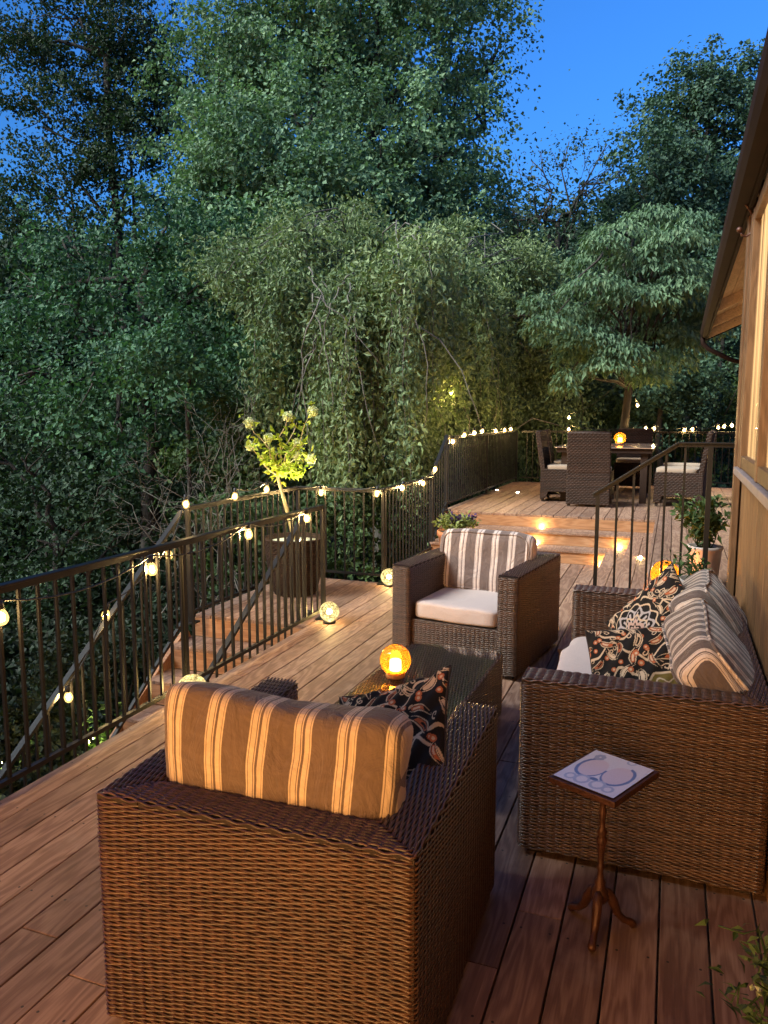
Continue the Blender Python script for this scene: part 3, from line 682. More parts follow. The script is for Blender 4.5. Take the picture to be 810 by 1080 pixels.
# ------------------------------------------------------------------ coffee table
CT = thing('coffee_table', 'low brown wicker coffee table with clear glass top and amber candle lamp', 'coffee table', (-1.065, 3.32, 0), R(-1.0), 'wicker lounge set')
tw, tl, th = .52, 1.12, .355
rows = []; path = round_poly([(-tw/2, -tl/2, 0), (tw/2, -tl/2, 0), (tw/2, tl/2, 0), (-tw/2, tl/2, 0)], .025); P, T, S = dense(path, PER/6)
Tp = np.gradient(P, axis=0); Tp /= np.linalg.norm(Tp, axis=1)[:, None]+1e-9; Nn = np.stack([Tp[:, 1], -Tp[:, 0], 0*Tp[:, 0]], 1); zz = np.tile([0, 0, 1.0], (len(P), 1))
for k in range(int((th-.03)/PITCHW)):
    pp = P.copy(); pp[:, 2] = .03+PITCHW*(k+.5); rows.append(row_mesh(pp, Nn, zz, PITCHW*.5, .0026, .003, 2*math.pi*S/PER+math.pi*k))
V, Q = join(rows); base_ = mesh_np('base', V, Q, M['wick'], CT, True); lv, lq = box_np(-tw/2+.004, tw/2-.004, -tl/2+.004, tl/2-.004, .03, th-.012); mesh_np('lining', lv, lq, M['core'], base_)
rows = []
for k in range(int(tw/PITCHT)+1):
    x = -tw/2+.004+(tw-.008)*k/int(tw/PITCHT); p2, t2, s2 = dense([(x, -tl/2, th-.008), (x, tl/2, th-.008)], PER/6); up = np.tile([0, 0, 1.0], (len(p2), 1))
    rows.append(row_mesh(p2, up, np.cross(up, t2), PITCHT*.5, .0028, .003, 2*math.pi*s2/PER+math.pi*k))
V, Q = join(rows); mesh_np('tabletop', V, Q, M['wick'], CT, True)
q = MB(); q.box((0, 0, th+.0075), (tw-.01, tl-.012, .006)); q.build('glass_top', M['glass'], CT, .0015)

def globe_lamp(label, p, r, cat='candle lamp'):
    t = thing('globe_lamp', label, cat, p, 0, 'amber globe candle lamps')
    q = MB(); q.lathe([(0, 0), (r*.60, 0), (r*.63, .008), (r*.56, .03), (r*.5, .034), (0, .034)], (0, 0, 0), 28, cap=False); q.build('base', plain('amber_base_'+str(round(r, 3)), (.42, .17, .05), .35, .2), t)
    a0 = math.asin(min(.99, .5)); prof = [(r*math.sin(x), r*.93-r*math.cos(x)+.012) for x in np.linspace(.55, math.pi, 22)]
    prof2 = [(max(0, (r-.003)*math.sin(x)), r*.93-(r-.003)*math.cos(x)+.012) for x in np.linspace(math.pi, .55, 22)]
    q = MB(); q.lathe(prof+prof2, (0, 0, 0), 32, cap=False); q.build('globe', M['amber'], t)
    q = MB(); q.lathe([(0, .034), (r*.36, .034), (r*.37, .04), (r*.36, r*1.05), (r*.30, r*1.12), (0, r*1.08)], (0, 0, 0), 20, cap=False); q.build('candle', M['candle'], t)
    return t
M['candle'] = emit('lit_wax', (1.0, .58, .16), 10.0)
globe_lamp('round amber glass lamp with lit candle on the coffee table', (-1.195, 3.30, th+.0115), .076)
globe_lamp('amber glass globe lamp glowing behind the sofa, beside the white pot', (-.012, 5.36, ZU), .095)
globe_lamp('amber globe lamp glowing on the far dining table', (-.72, 11.5, 1.212), .085)

# ------------------------------------------------------------------ tile side table
ST = thing('side_table', 'small side table with blue and white tile top on an iron tripod', 'side table', (-.153, 2.30, 0), R(-25))
sz = .515
n = 120; g = np.linspace(-1, 1, n); U, Vv = np.meshgrid(g, g, indexing='ij'); hx, hy = .10, .125
C = np.tile(np.array([.66, .62, .70]), (n, n, 1)); blue = np.array([.13, .16, .30]); pale = np.array([.40, .42, .56]); pink = np.array([.66, .54, .60])
for sx in (-1, 1):
    d = np.hypot((U-sx*.42)/.46, (Vv-.05)/.62); a = np.arctan2(Vv-.05, (U-sx*.42)*sx)
    C[(d < .86)] = pink*.98; C[(np.abs(d-.9) < .075+.03*np.cos(a)) & ((Vv < .12) | (U*sx > .5))] = blue*1.25
    d = np.hypot(U-sx*.26, (Vv+.68)); C[(np.abs(d-.2) < .045)] = pale; C[np.abs(np.hypot(U-sx*.62, Vv+.72)-.14) < .04] = pale
C[np.hypot(U, (Vv+.48)*1.6) < .13] = blue
for i in range(7): C[np.hypot(U+.62+.10*math.cos(i*.9), Vv-.68-.12*math.sin(i*.9)) < .075] = pale*.85
C[np.abs(np.hypot(U-.3, Vv-.95)-.12) < .03] = pale
V = np.stack([U*hx, Vv*hy, np.full_like(U, sz+.0065)], -1).reshape(-1, 3); i = np.arange(n*n).reshape(n, n); Q = np.stack([i[:-1, :-1], i[1:, :-1], i[1:, 1:], i[:-1, 1:]], -1).reshape(-1, 4)
top_ = MB(); top_.box((0, 0, sz-.008), (hx*2+.022, hy*2+.022, .02)); top = top_.build('tabletop', M['iron'], ST, .003)
ti = mesh_np('tile', V, Q, M['tile'], top); C4 = np.ones((n*n, 4), np.float32); C4[:, :3] = C.reshape(-1, 3); a = ti.data.color_attributes.new('pattern', 'FLOAT_COLOR', 'POINT'); a.data.foreach_set('color', C4.ravel())
q = MB(); q.box((0, 0, sz+.004), (hx*2, hy*2, .005)); 
prof = [(.0, .10)]; 
for z, r in ((.10, .022), (.115, .028), (.135, .026), (.15, .015), (.165, .018), (.175, .011), (.20, .009), (.22, .013), (.23, .009), (.27, .011), (.31, .015), (.33, .018), (.345, .012), (.36, .017), (.375, .010), (.41, .009), (.44, .013), (.45, .009), (.49, .010), (.50, .016), (.515, .012), (.55, .016), (.575, .04)): prof.append((r, z if z < .2 else .2+(z-.2)*.812))
q = MB(); q.lathe(prof+[(0, .5045)], (0, 0, 0), 16, cap=False); q.build('stem', M['iron'], ST)
for k in range(3):
    a = R(-70+120*k); ca, sa = math.cos(a), math.sin(a)
    pts = [(ca*x*.8, sa*x*.8, z) for x, z in ((.012, .135), (.035, .125), (.055, .095), (.075, .055), (.10, .032), (.125, .024), (.14, .014), (.148, .010))]
    q = MB(); q.tube(pts, [.012, .015, .016, .013, .011, .012, .014, .009], 10); q.build('leg', M['iron'], ST)

# ------------------------------------------------------------------ foliage
def unit(v): return v/(np.linalg.norm(v, axis=-1, keepdims=True)+1e-9)
def leaves_from(P, A, Nr, L, Wd, fold=.18):
    """kite leaves: base P, direction A, normal Nr, length L, width Wd (arrays)"""
    A = unit(A); B = unit(np.cross(Nr, A)); Nn = np.cross(A, B); L = L[:, None]; Wd = Wd[:, None]
    v0 = P; v1 = P+A*L*.45+B*Wd*.5+Nn*L*fold; v2 = P+A*L; v3 = P+A*L*.45-B*Wd*.5+Nn*L*fold
    V = np.stack([v0, v1, v2, v3], 1).reshape(-1, 3); Q = np.arange(len(P)*4).reshape(-1, 4); return V, Q
def clump_leaves(c, Rr, n_clumps, n_leaf, size, rng, sigma=.35, droop=.0, flat=.75, shell=.5, aspect=.75, up=.5):
    """leaves gathered in clumps through an ellipsoid"""
    d = unit(rng.normal(size=(n_clumps, 3))); rad = shell+(1-shell)*rng.random(n_clumps)**.6
    lump = 1+.22*np.sin(d @ np.array([3.1, 2.3, 4.1])+c[0])+.18*np.sin(d @ np.array([-5.2, 4.4, 3.3])+c[1])
    cc = c+d*np.array(Rr)*(rad*lump)[:, None]
    if n_clumps > 24:                                   # gather the clumps into leafy pads with gaps between them
        m = max(8, n_clumps//5); pc = cc[:m]; pr = sigma*(1.0+1.1*rng.random(m)); pk = rng.integers(0, m, n_clumps)
        off = rng.normal(size=(n_clumps, 3))*pr[pk][:, None]*np.array([.8, .8, .36]); o_h = unit(pc-c)[pk]; off[:, 2] -= .30*np.hypot(off[:, 0], off[:, 1])-.1*(off*o_h).sum(1)
        cc = pc[pk]+off; sg = sigma*.42
    else: sg = sigma
    s = sg*(.6+.8*rng.random(n_clumps))
    P = np.repeat(cc, n_leaf, 0)+rng.normal(size=(n_clumps*n_leaf, 3))*np.repeat(s, n_leaf)[:, None]*np.array([1, 1, flat])
    out = unit(P-c); n = len(P)
    Nr = unit(out*.5+np.array([0, 0, up])+rng.normal(size=(n, 3))*.55)
    A = unit(np.cross(Nr, rng.normal(size=(n, 3))))+np.array([0, 0, -droop]); L = size*(.6+.8*rng.random(n))
    return leaves_from(P, A, Nr, L, L*aspect*(.8+.4*rng.random(n)))
def branch_pts(a, b, rng, k=6, wob=.06, sag=0.0):
    a = np.array(a, float); b = np.array(b, float); L = np.linalg.norm(b-a); t = np.linspace(0, 1, k)[:, None]
    P = a+(b-a)*t+rng.normal(size=(k, 3))*wob*L*np.sin(t*math.pi)*.5; P[:, 2] += sag*L*np.sin(t[:, 0]*math.pi); return P
DENS, LSZ = 27.0, .55
def gz(p): return -1.7-.05*max(0, -p[0]-4)+max(0, p[1]-14)*.012
def tree(name, label, blobs, mat, size, trunk_uv, D, seed, group=None, trunk_r=.22, dens=1.0, leaf_n=40, sigma=.38, bark_m='bark', extra_br=0, aspect=.75, droop=.1, shell=.45, limbs=True, up=.5, flat=.75):
    """blobs: (u, v, ru, rv, dD, density)"""
    rng = np.random.default_rng(seed); parts = []; cs = []
    for b in blobs:
        u, v, ru, rv, dd, de = b; Dd = D+dd; c = at(u, v, Dd); rx, rz = ru*Dd/F, rv*Dd/F
        k = max(6, int(dens*de*DENS*(rx*rz+.5*rx*rx)/(sigma*sigma*6)))
        parts.append(clump_leaves(c, (rx, rx*.9, rz), k, leaf_n, size*LSZ, rng, sigma, droop, flat, shell, aspect, up)); cs.append((c, rx))
    V, Q = join(parts)
    tb = at(trunk_uv[0], trunk_uv[1], D); base = np.array([tb[0], tb[1], gz(tb)]); top = tb
    t = thing(name, label, 'tree', tuple(base), 0, group); b3 = base
    o_ = mesh_np('crown', V-b3, Q, mat, t)
    q = MB(); tp = branch_pts(base, top, rng, 7, .02); q.tube([tuple(p-b3) for p in tp], list(np.linspace(trunk_r, trunk_r*.55, 7)), 10)
    if limbs:
        for c, rx in cs:
            s = tp[rng.integers(3, 7)]
            P = branch_pts(s, c+np.array([0, 0, rx*.3]), rng, 7, .12, .05); r0 = trunk_r*.4; q.tube([tuple(p-b3) for p in P], list(np.linspace(r0, r0*.25, 7)), 7)
            for j in range(3+extra_br):
                e = c+unit(rng.normal(size=3))*rx*rng.uniform(.5, .95); P2 = branch_pts(P[rng.integers(3, 6)], e, rng, 5, .12); q.tube([tuple(p-b3) for p in P2], list(np.linspace(r0*.35, r0*.1, 5)), 5)
    q.build('trunk', M[bark_m], t)
    return t
tree('tulip_tree', 'tallest pale green leafy tree filling the top centre against the sky',
     [(300, 45, 95, 75, 0, 1), (400, 20, 100, 80, 0, 1), (470, 100, 55, 65, -1, .75), (310, 150, 110, 75, -1.5, 1.1), (430, 170, 75, 65, -1, 1), (235, 205, 75, 70, -1, 1), (360, 235, 110, 65, -2, 1.1), (465, 215, 55, 50, 0, .8), (500, 35, 42, 45, 1, .38), (525, 60, 20, 24, 1, .3), (510, 110, 26, 40, 1, .35), (225, 100, 65, 75, 1, .9), (470, -10, 70, 40, 0, .5), (495, 165, 30, 40, 1, .5), (350, 90, 80, 60, 2, .9)],
     M['leafA'], .19, (372, 190), 19, 101, 'woodland trees around the deck', .34, 1.9, 40, .38)
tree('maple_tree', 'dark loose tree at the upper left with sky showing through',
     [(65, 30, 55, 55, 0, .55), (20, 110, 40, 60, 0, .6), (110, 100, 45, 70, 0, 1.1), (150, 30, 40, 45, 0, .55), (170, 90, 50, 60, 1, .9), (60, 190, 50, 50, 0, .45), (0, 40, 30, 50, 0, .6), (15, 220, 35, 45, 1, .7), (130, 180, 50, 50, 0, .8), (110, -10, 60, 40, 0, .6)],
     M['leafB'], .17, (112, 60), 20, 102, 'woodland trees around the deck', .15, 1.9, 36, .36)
tree('maple_tree', 'mid green maple with broad leafy layers at the left, below the dark loose tree',
     [(70, 270, 75, 45, 0, 1), (180, 250, 75, 60, 0, 1), (215, 330, 65, 60, 0, 1), (120, 340, 80, 50, -1, 1), (30, 330, 55, 50, 0, .9), (95, 410, 80, 45, -1.5, 1), (190, 410, 55, 45, -.5, .9), (20, 410, 45, 40, -1, .8), (130, 470, 45, 25, -2, .6)],
     M['leafC'], .17, (150, 300), 14.5, 103, 'woodland trees around the deck', .2, .95, 34, .34, shell=.35)
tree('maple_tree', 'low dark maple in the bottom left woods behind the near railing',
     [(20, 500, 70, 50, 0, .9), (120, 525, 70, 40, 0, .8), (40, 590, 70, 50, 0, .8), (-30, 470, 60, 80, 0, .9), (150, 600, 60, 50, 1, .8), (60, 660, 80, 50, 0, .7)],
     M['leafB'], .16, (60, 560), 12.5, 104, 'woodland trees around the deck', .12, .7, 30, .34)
tree('oak_tree', 'tall rounded dark tree at the upper right above the dogwood',
     [(745, 130, 62, 55, 0, 1.1), (700, 185, 52, 45, -1, 1.1), (770, 190, 50, 55, 0, 1), (745, 82, 38, 25, 0, 1), (690, 150, 28, 30, 0, .8), (672, 195, 25, 28, 0, .8), (780, 90, 35, 35, 0, 1), (730, 240, 60, 40, 0, 1), (800, 250, 50, 50, 0, 1)],
     M['leafE'], .22, (740, 260), 23, 105, 'woodland trees around the deck', .3, 1.6, 36, .40)
tree('ash_tree', 'thin see-through tree against the blue sky, right of the tallest tree',
     [(560, 180, 34, 24, 0, .40), (600, 160, 34, 16, 0, .36), (640, 160, 26, 18, 1, .34), (578, 215, 40, 22, 0, .45), (530, 215, 28, 28, 0, .5), (630, 205, 30, 24, 0, .45), (655, 185, 20, 22, 0, .3), (545, 245, 40, 25, 0, .7), (605, 240, 45, 20, 0, .6)],
     M['leafF'], .20, (588, 235), 27, 106, 'woodland trees around the deck', .16, .7, 26, .42, extra_br=4)
for i, (u, v, ru, rv, D, lb) in enumerate(((575, 300, 42, 45, 17.5, 'between the weeping cherry and the dogwood'), (640, 290, 45, 40, 19, 'close behind the dogwood'), (765, 320, 45, 60, 17.5, 'between the dogwood and the house eave'), (540, 345, 34, 50, 18.5, 'behind the right end of the weeping cherry'), (610, 385, 45, 35, 16.5, 'over the dining table'), (700, 400, 55, 35, 16, 'under the dogwood at the far railing'))):
    tree('understory_tree', 'mid green understory tree '+lb, [(u, v, ru, rv, 0, 1.1), (u+12, v-rv*.5, ru*.6, rv*.5, .5, 1)], M['leafE'], .16, (u, v), D, 160+i, 'understory trees by the dining deck', .09, 1.3, 38, .30)
# background wood beyond: separate trees, one behind the other
bg = [(-10, 470, 70, 110, 18), (75, 520, 70, 100, 17), (160, 520, 60, 90, 16), (250, 480, 60, 90, 19), (20, 390, 85, 100, 27), (120, 360, 90, 100, 29), (230, 330, 85, 130, 28), (330, 330, 80, 120, 30), (430, 320, 80, 110, 28), (520, 310, 65, 75, 29), (590, 320, 70, 70, 30), (660, 310, 60, 70, 28), (730, 350, 65, 90, 27), (800, 330, 60, 100, 29)]
lab = ['low at the far left edge', 'low behind the near railing', 'low behind the bare twigs', 'low behind the potted tree', 'at the far left', 'behind the left maple', 'just right of the left maple', 'under the tallest tree', 'behind the weeping cherry', 'at the right shoulder of the weeping cherry', 'below the thin see-through tree', 'left of the rounded dark tree', 'behind the dogwood', 'behind the house eave']
for i, (u, v, ru, rv, D) in enumerate(bg):
    tree('woodland_tree', 'shadowy background tree '+lab[i], [(u, v, ru, rv*.75, 0, 1), (u-20, v+rv*.8, ru, rv*.6, -1, .9), (u+15, v-rv*.5, ru*.7, rv*.5, 0, .8)], M['leafF'], .30, (u, v), D, 200+i, 'background woodland trees', .25, 1.1, 34, .50, limbs=False)
# the wood beyond, one mass of leaves down to the ground
def far_wood():
    rng = np.random.default_rng(909); parts = []
    for i in range(230):
        a = R(-78+i*.52)-YAW*0; d = rng.uniform(33, 46); p = np.array([math.sin(a)*d, math.cos(a)*d, 0]); p[2] = gz(p)
        for h in (0.5, 3.5, 7, 10): parts.append(clump_leaves(p+np.array([rng.normal(), rng.normal(), h]), (3.2, 3.2, 2.6), 16, 70, .25, rng, .8, .1, .8, .2))
    V, Q = join(parts); tag(mesh_np('far_woods', V, Q, M['leafF']), kind='stuff')
far_wood()
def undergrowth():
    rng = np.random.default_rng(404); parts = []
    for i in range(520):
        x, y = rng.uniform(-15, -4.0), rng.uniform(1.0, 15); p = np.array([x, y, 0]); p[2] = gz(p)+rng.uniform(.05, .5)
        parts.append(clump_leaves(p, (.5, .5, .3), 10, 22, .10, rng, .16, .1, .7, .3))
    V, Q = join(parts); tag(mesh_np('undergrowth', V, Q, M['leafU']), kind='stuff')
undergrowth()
# understory behind the far railing and the left woods
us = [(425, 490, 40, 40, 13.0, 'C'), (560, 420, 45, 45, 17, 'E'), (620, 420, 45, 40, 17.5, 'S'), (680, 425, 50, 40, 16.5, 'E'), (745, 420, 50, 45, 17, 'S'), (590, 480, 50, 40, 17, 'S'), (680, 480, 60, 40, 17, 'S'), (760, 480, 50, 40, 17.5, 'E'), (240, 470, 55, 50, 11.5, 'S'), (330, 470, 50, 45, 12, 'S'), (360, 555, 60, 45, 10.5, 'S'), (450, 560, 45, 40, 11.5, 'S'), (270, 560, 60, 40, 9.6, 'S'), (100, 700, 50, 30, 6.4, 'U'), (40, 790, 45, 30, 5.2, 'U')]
ul = ['under the weeping cherry', 'left of the dining table lamp', 'behind the dining table', 'behind the dining chairs', 'behind the house corner', 'low behind the left dining chairs', 'low behind the right dining chairs', 'low at the far right of the dining deck', 'left of the potted tree', 'right of the potted tree', 'behind the landing corner', 'below the rising railing', 'behind the landing railing', 'below the garden stairs', 'in the bottom left corner under the deck edge']
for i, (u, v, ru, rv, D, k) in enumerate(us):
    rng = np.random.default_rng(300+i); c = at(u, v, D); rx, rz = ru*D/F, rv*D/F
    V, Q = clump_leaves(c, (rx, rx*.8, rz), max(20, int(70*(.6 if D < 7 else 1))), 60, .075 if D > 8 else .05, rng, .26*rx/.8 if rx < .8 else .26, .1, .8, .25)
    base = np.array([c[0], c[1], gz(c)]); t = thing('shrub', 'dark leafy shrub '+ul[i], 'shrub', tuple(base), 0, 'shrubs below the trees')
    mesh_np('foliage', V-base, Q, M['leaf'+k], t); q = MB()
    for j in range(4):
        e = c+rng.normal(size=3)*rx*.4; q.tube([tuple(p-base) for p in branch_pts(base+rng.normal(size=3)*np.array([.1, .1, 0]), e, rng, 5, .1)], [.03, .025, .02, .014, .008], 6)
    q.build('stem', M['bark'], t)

def weeping_cherry():
    rng = np.random.default_rng(55); D = 13.2; c = at(400, 300, D); base = np.array([c[0], c[1], gz(c)])
    t = thing('weeping_cherry', 'grey-green weeping cherry with bare arching branches behind the railing', 'tree', tuple(base)); q = MB(); P_ = []; A_ = []
    top = at(400, 300, D); q.tube([tuple(p-base) for p in branch_pts(base, top, rng, 7, .03)], list(np.linspace(.17, .1, 7)), 10)
    grp = [(rng.uniform(296, 590), D+rng.uniform(-2.6, 2.2), rng.uniform(-12, 75)*(1 if rng.random() < .55 else 2.2), rng.uniform(1.0, 3.3)) for _ in range(62)]
    for i in range(520):
        gu, gd, gh, gl = grp[i % len(grp)]; u = gu+rng.normal()*13; Dd = gd+rng.normal()*.28; short = i % 9 == 0
        if short: u = rng.uniform(228, 330); Dd = D+rng.uniform(-2.2, .5)
        hi = 262+26*abs((u-370)/190)**2+14*math.sin(u*.075)+9*math.sin(u*.19+1)+(rng.uniform(-14, 22) if short else gh+rng.normal()*7)
        Dd = max(Dd, 15.2+rng.random()) if at(u, hi, Dd)[0] > -3.3 else Dd
        a = at(u, hi, Dd); root = at(400+(u-400)*.35, hi+rng.uniform(-12, 30), D+(Dd-D)*.3)
        ln = rng.uniform(.25, .8) if short else gl*rng.uniform(.7, 1.15)
        out = np.array([a[0]-top[0], a[1]-top[1], 0]); out = out/(np.linalg.norm(out)+1e-6)
        k = 9; s = np.linspace(0, 1, k); arc = a[None]+out[None]*(.45*ln*np.sqrt(s))[:, None]*.5+np.array([0, 0, -1])[None]*(ln*s**1.5)[:, None]+rng.normal(size=(k, 3))*.05
        if i % 3 == 0:
            pre = branch_pts(root, a, rng, 6, .12, .12); full = np.concatenate([pre[:-1], arc]); r = np.linspace(.013, .003, len(full)); q.tube([tuple(p-base) for p in full], list(r), 5)
        elif i % 3 == 1: q.tube([tuple(p-base) for p in arc], list(np.linspace(.009, .003, k)), 4)
        m = int(ln*125); sl_ = rng.random(m); idx = sl_*(k-1); i0 = np.minimum(idx.astype(int), k-2); f = (idx-i0)[:, None]
        pp = arc[i0]*(1-f)+arc[i0+1]*f+rng.normal(size=(m, 3))*.11; P_.append(pp); A_.append(np.tile([0, 0, -.75], (m, 1))+rng.normal(size=(m, 3))*.6)
        if True:                                             # leafy top of the arch
            m = 80; P_.append(a+rng.normal(size=(m, 3))*np.array([.32, .32, .12])); A_.append(rng.normal(size=(m, 3))*.7+np.array([0, 0, -.35]))
    for i in range(16):                                      # bare pale branches on the outside
        u = rng.uniform(325, 420); a = at(u, 270+rng.uniform(0, 70), D-2.2-rng.random()); e = a+np.array([rng.normal()*.6, -.3, -rng.uniform(.8, 2.2)])
        m_ = (a+e)/2+np.array([rng.normal()*.3, -.2, .35]); s = np.linspace(0, 1, 9)[:, None]; q.tube([tuple(p-base) for p in (1-s)**2*a+2*s*(1-s)*m_+s*s*e+rng.normal(size=(9, 3))*.025], list(np.linspace(.013, .004, 9)), 5)
    P = np.concatenate(P_); A = np.concatenate(A_); ok = ~((P[:, 0] > -2.95) & (P[:, 1] < 13.8)); P = P[ok]; A = A[ok]; n = len(P); Nr = unit(rng.normal(size=(n, 3))*.7+np.array([0, -.25, .5])); L = .090*(.6+.8*rng.random(n))
    V, Q = leaves_from(P, A, Nr, L, L*.5); mesh_np('crown', V-base, Q, M['leafW'], t); q.build('trunk', M['barkg'], t)
weeping_cherry()
def dogwood():
    rng = np.random.default_rng(66); D = 12.6; c = at(655, 330, D); base = np.array([c[0], c[1], gz(c)])
    t = thing('dogwood_tree', 'dogwood with layered drooping pointed leaves over the dining deck', 'tree', tuple(base)); q = MB(); P_ = []; A_ = []
    top = at(668, 240, D); tr = branch_pts(base, top, rng, 8, .03); q.tube([tuple(p-base) for p in tr], list(np.linspace(.11, .03, 8)), 9)
    lay = [(690, 228, 40, 10), (655, 246, 42, 11), (715, 250, 36, 12), (640, 272, 45, 12), (695, 283, 50, 13), (738, 285, 22, 14), (628, 300, 40, 12), (670, 312, 46, 13), (720, 322, 40, 14), (605, 330, 38, 11), (655, 338, 45, 12), (700, 350, 40, 12), (620, 356, 36, 12), (745, 340, 26, 18), (655, 368, 34, 11), (590, 352, 30, 12), (680, 268, 40, 10), (595, 402, 15, 18), (667, 372, 18, 14), (735, 232, 20, 12), (640, 255, 22, 9), (580, 340, 30, 11), (640, 385, 30, 10), (700, 378, 34, 11), (725, 360, 24, 12), (610, 372, 26, 10), (685, 395, 22, 9), (570, 318, 24, 9), (715, 300, 34, 12)]
    for u, v, ru, rv in lay:
        for k in range(2):
            Dd = D+rng.uniform(-1.2, .9); cc = at(u, v, Dd); rx, rz = ru*Dd/F, rv*Dd/F; m = int(460*ru/40)
            th = rng.uniform(0, 6.28, m); rr = np.sqrt(rng.random(m)); off = np.stack([np.cos(th)*rr*rx, np.sin(th)*rr*rx*.8, rz*(.8-1.5*rr**2)*.8+rng.normal(size=m)*.05], 1)
            P_.append(cc+off); A_.append(np.stack([np.cos(th)*.55, np.sin(th)*.55, np.full(m, -.95)], 1)+rng.normal(size=(m, 3))*.42)
            q.tube([tuple(p-base) for p in branch_pts(tr[rng.integers(4, 8)], cc, rng, 6, .08, .06)], list(np.linspace(.03, .008, 6)), 5)
    P = np.concatenate(P_); A = np.concatenate(A_); n = len(P); out = A.copy(); out[:, 2] = 0; Nr = unit(out*.6+np.array([0, 0, .6])+rng.normal(size=(n, 3))*.25); L = .105*(.6+.8*rng.random(n))
    V, Q = leaves_from(P, A, Nr, L, L*.42, .1); mesh_np('crown', V-base, Q, M['leafD'], t); q.build('trunk', M['bark'], t)
dogwood()
def bare_shrub():
    rng = np.random.default_rng(77); D = 8.6; c = at(215, 560, D); base = np.array([c[0], c[1], gz(c)]); t = thing('bare_shrub', 'tangle of bare grey twigs behind the landing railing', 'shrub', tuple(base)); q = MB()
    def grow(p, d, L, r, lev):
        e = p+d*L; P = branch_pts(p, e, rng, 5, .22); q.tube([tuple(x-base) for x in P], list(np.linspace(r, r*.55, 5)), 5)
        if lev:
            for _ in range(3):
                nd = unit(d+rng.normal(size=3)*.55+np.array([0, 0, -.04])); grow(P[rng.integers(2, 5)], nd, L*rng.uniform(.5, .8), r*.55, lev-1)
    for u, v in ((140, 540), (160, 500), (190, 470), (215, 520), (240, 480), (258, 455), (180, 530), (230, 520)):
        tgt = at(u, v, D+rng.uniform(-.5, .5)); p = base+rng.normal(size=3)*np.array([.3, .3, 0])+np.array([0, 0, .9]); grow(p, unit(tgt-p), np.linalg.norm(tgt-p)*.62, .010, 3)
    q.build('stem', M['barkg'], t)
bare_shrub()
q = MB(); p0 = at(197, 420, 11.0); b = np.array([p0[0], p0[1], gz(p0)]); tt = thing('young_tree', 'slim bare grey trunk standing in the dark woods left of the potted tree', 'tree', tuple(b))
q.tube([(0, 0, 0), tuple((p0-b)*.5), tuple(p0-b), (p0[0]-b[0]+.1, p0[1]-b[1]+.1, p0[2]-b[2]+.7)], [.042, .036, .028, .01], 8); q.build('trunk', M['bark'], tt)
rng = np.random.default_rng(5); V, Q = clump_leaves(p0+np.array([.1, .1, .75]), (.8, .8, .5), 70, 60, .075, rng, .3); mesh_np('crown', V-b, Q, M['leafC'], tt)

# ------------------------------------------------------------------ planter with the flowering tree
PP = thing('planter_pot', 'large dark woven planter pot on the landing', 'planter', (-3.18, 6.08, 0))
ph_, rt_, rb_ = .51, .275, .17; rows = []; nn = int(ph_/.017); 
for k in range(nn):
    z = .012+.017*k; r = rb_+(rt_-rb_)*(z/ph_)**.55; a = np.linspace(0, 2*math.pi, 170); P = np.stack([np.cos(a)*r, np.sin(a)*r, np.full_like(a, z)], 1); N_ = np.stack([np.cos(a), np.sin(a), 0*a], 1); Z_ = np.tile([0, 0, 1.0], (170, 1)); rows.append(row_mesh(P, N_, Z_, .0105, .005, .0035, 28*a+math.pi*k))
V, Q = join(rows); mesh_np('pot_weave', V, Q, M['pot_dark'], PP, True)
q = MB(); q.lathe([(0, .0), (rb_-.004, 0), (rb_+.032, .04), (rb_+.062, .16), (rb_+.08, .30), (rt_-.008, ph_-.02), (rt_+.008, ph_-.008), (rt_+.008, ph_+.012), (rt_-.018, ph_+.012), (rt_-.03, ph_-.05), (0, ph_-.05)], (0, 0, 0), 40, cap=False); q.build('pot', M['pot_dark'], PP)
q = MB(); q.lathe([(0, ph_-.048), (rt_-.03, ph_-.048), (rt_-.03, ph_-.03), (.1, ph_-.018), (0, ph_-.02)], (0, 0, 0), 30, cap=False); q.build('soil', M['gravel'], PP)
HT = thing('hydrangea_tree', 'small yellow-lit tree with white pompom flowers growing in the planter', 'plant', (-3.18, 6.08, ph_-.02)); hb = Vector((-3.18, 6.08, ph_-.02))
rng = np.random.default_rng(8); q = MB(); fk = Vector(atY(292, 500, 6.05)); q.tube([Vector((0, 0, 0)), (fk-hb)*.5+Vector((.005, 0, 0)), fk-hb], [.02, .017, .014], 8)
tips = [(262.7, 446), (264, 470), (283, 462), (275, 480), (303.5, 439), (313, 446), (330, 434), (313, 467), (322, 467), (313, 481), (328, 484), (296, 496), (306, 498), (318, 496), (290, 488)]
LP, LA = [], []
for i, (u, v) in enumerate(tips):
    e = Vector(atY(u, v, 6.05+rng.uniform(-.22, .22))); P = branch_pts(np.array(fk+Vector((0, 0, rng.uniform(-.02, .08)))), np.array(e), rng, 6, .1, -.05); q.tube([tuple(np.array(p)-np.array(hb)) for p in P], list(np.linspace(.007, .003, 6)), 5)
    m = 16 if i < 11 else 26; LP.append(P[rng.integers(2, 6, m)]+rng.normal(size=(m, 3))*.035); LA.append(rng.normal(size=(m, 3))*.7+np.array([0, 0, .1]))
q.build('stem', M['stem'], HT)
P = np.concatenate(LP); A = np.concatenate(LA); n = len(P); V, Q = leaves_from(P, A, unit(rng.normal(size=(n, 3))*.5+np.array([0, 0, .7])), .075*(.6+.7*rng.random(n)), .042*(.7+.6*rng.random(n))); mesh_np('foliage', V-np.array(hb), Q, M['leafY'], HT)
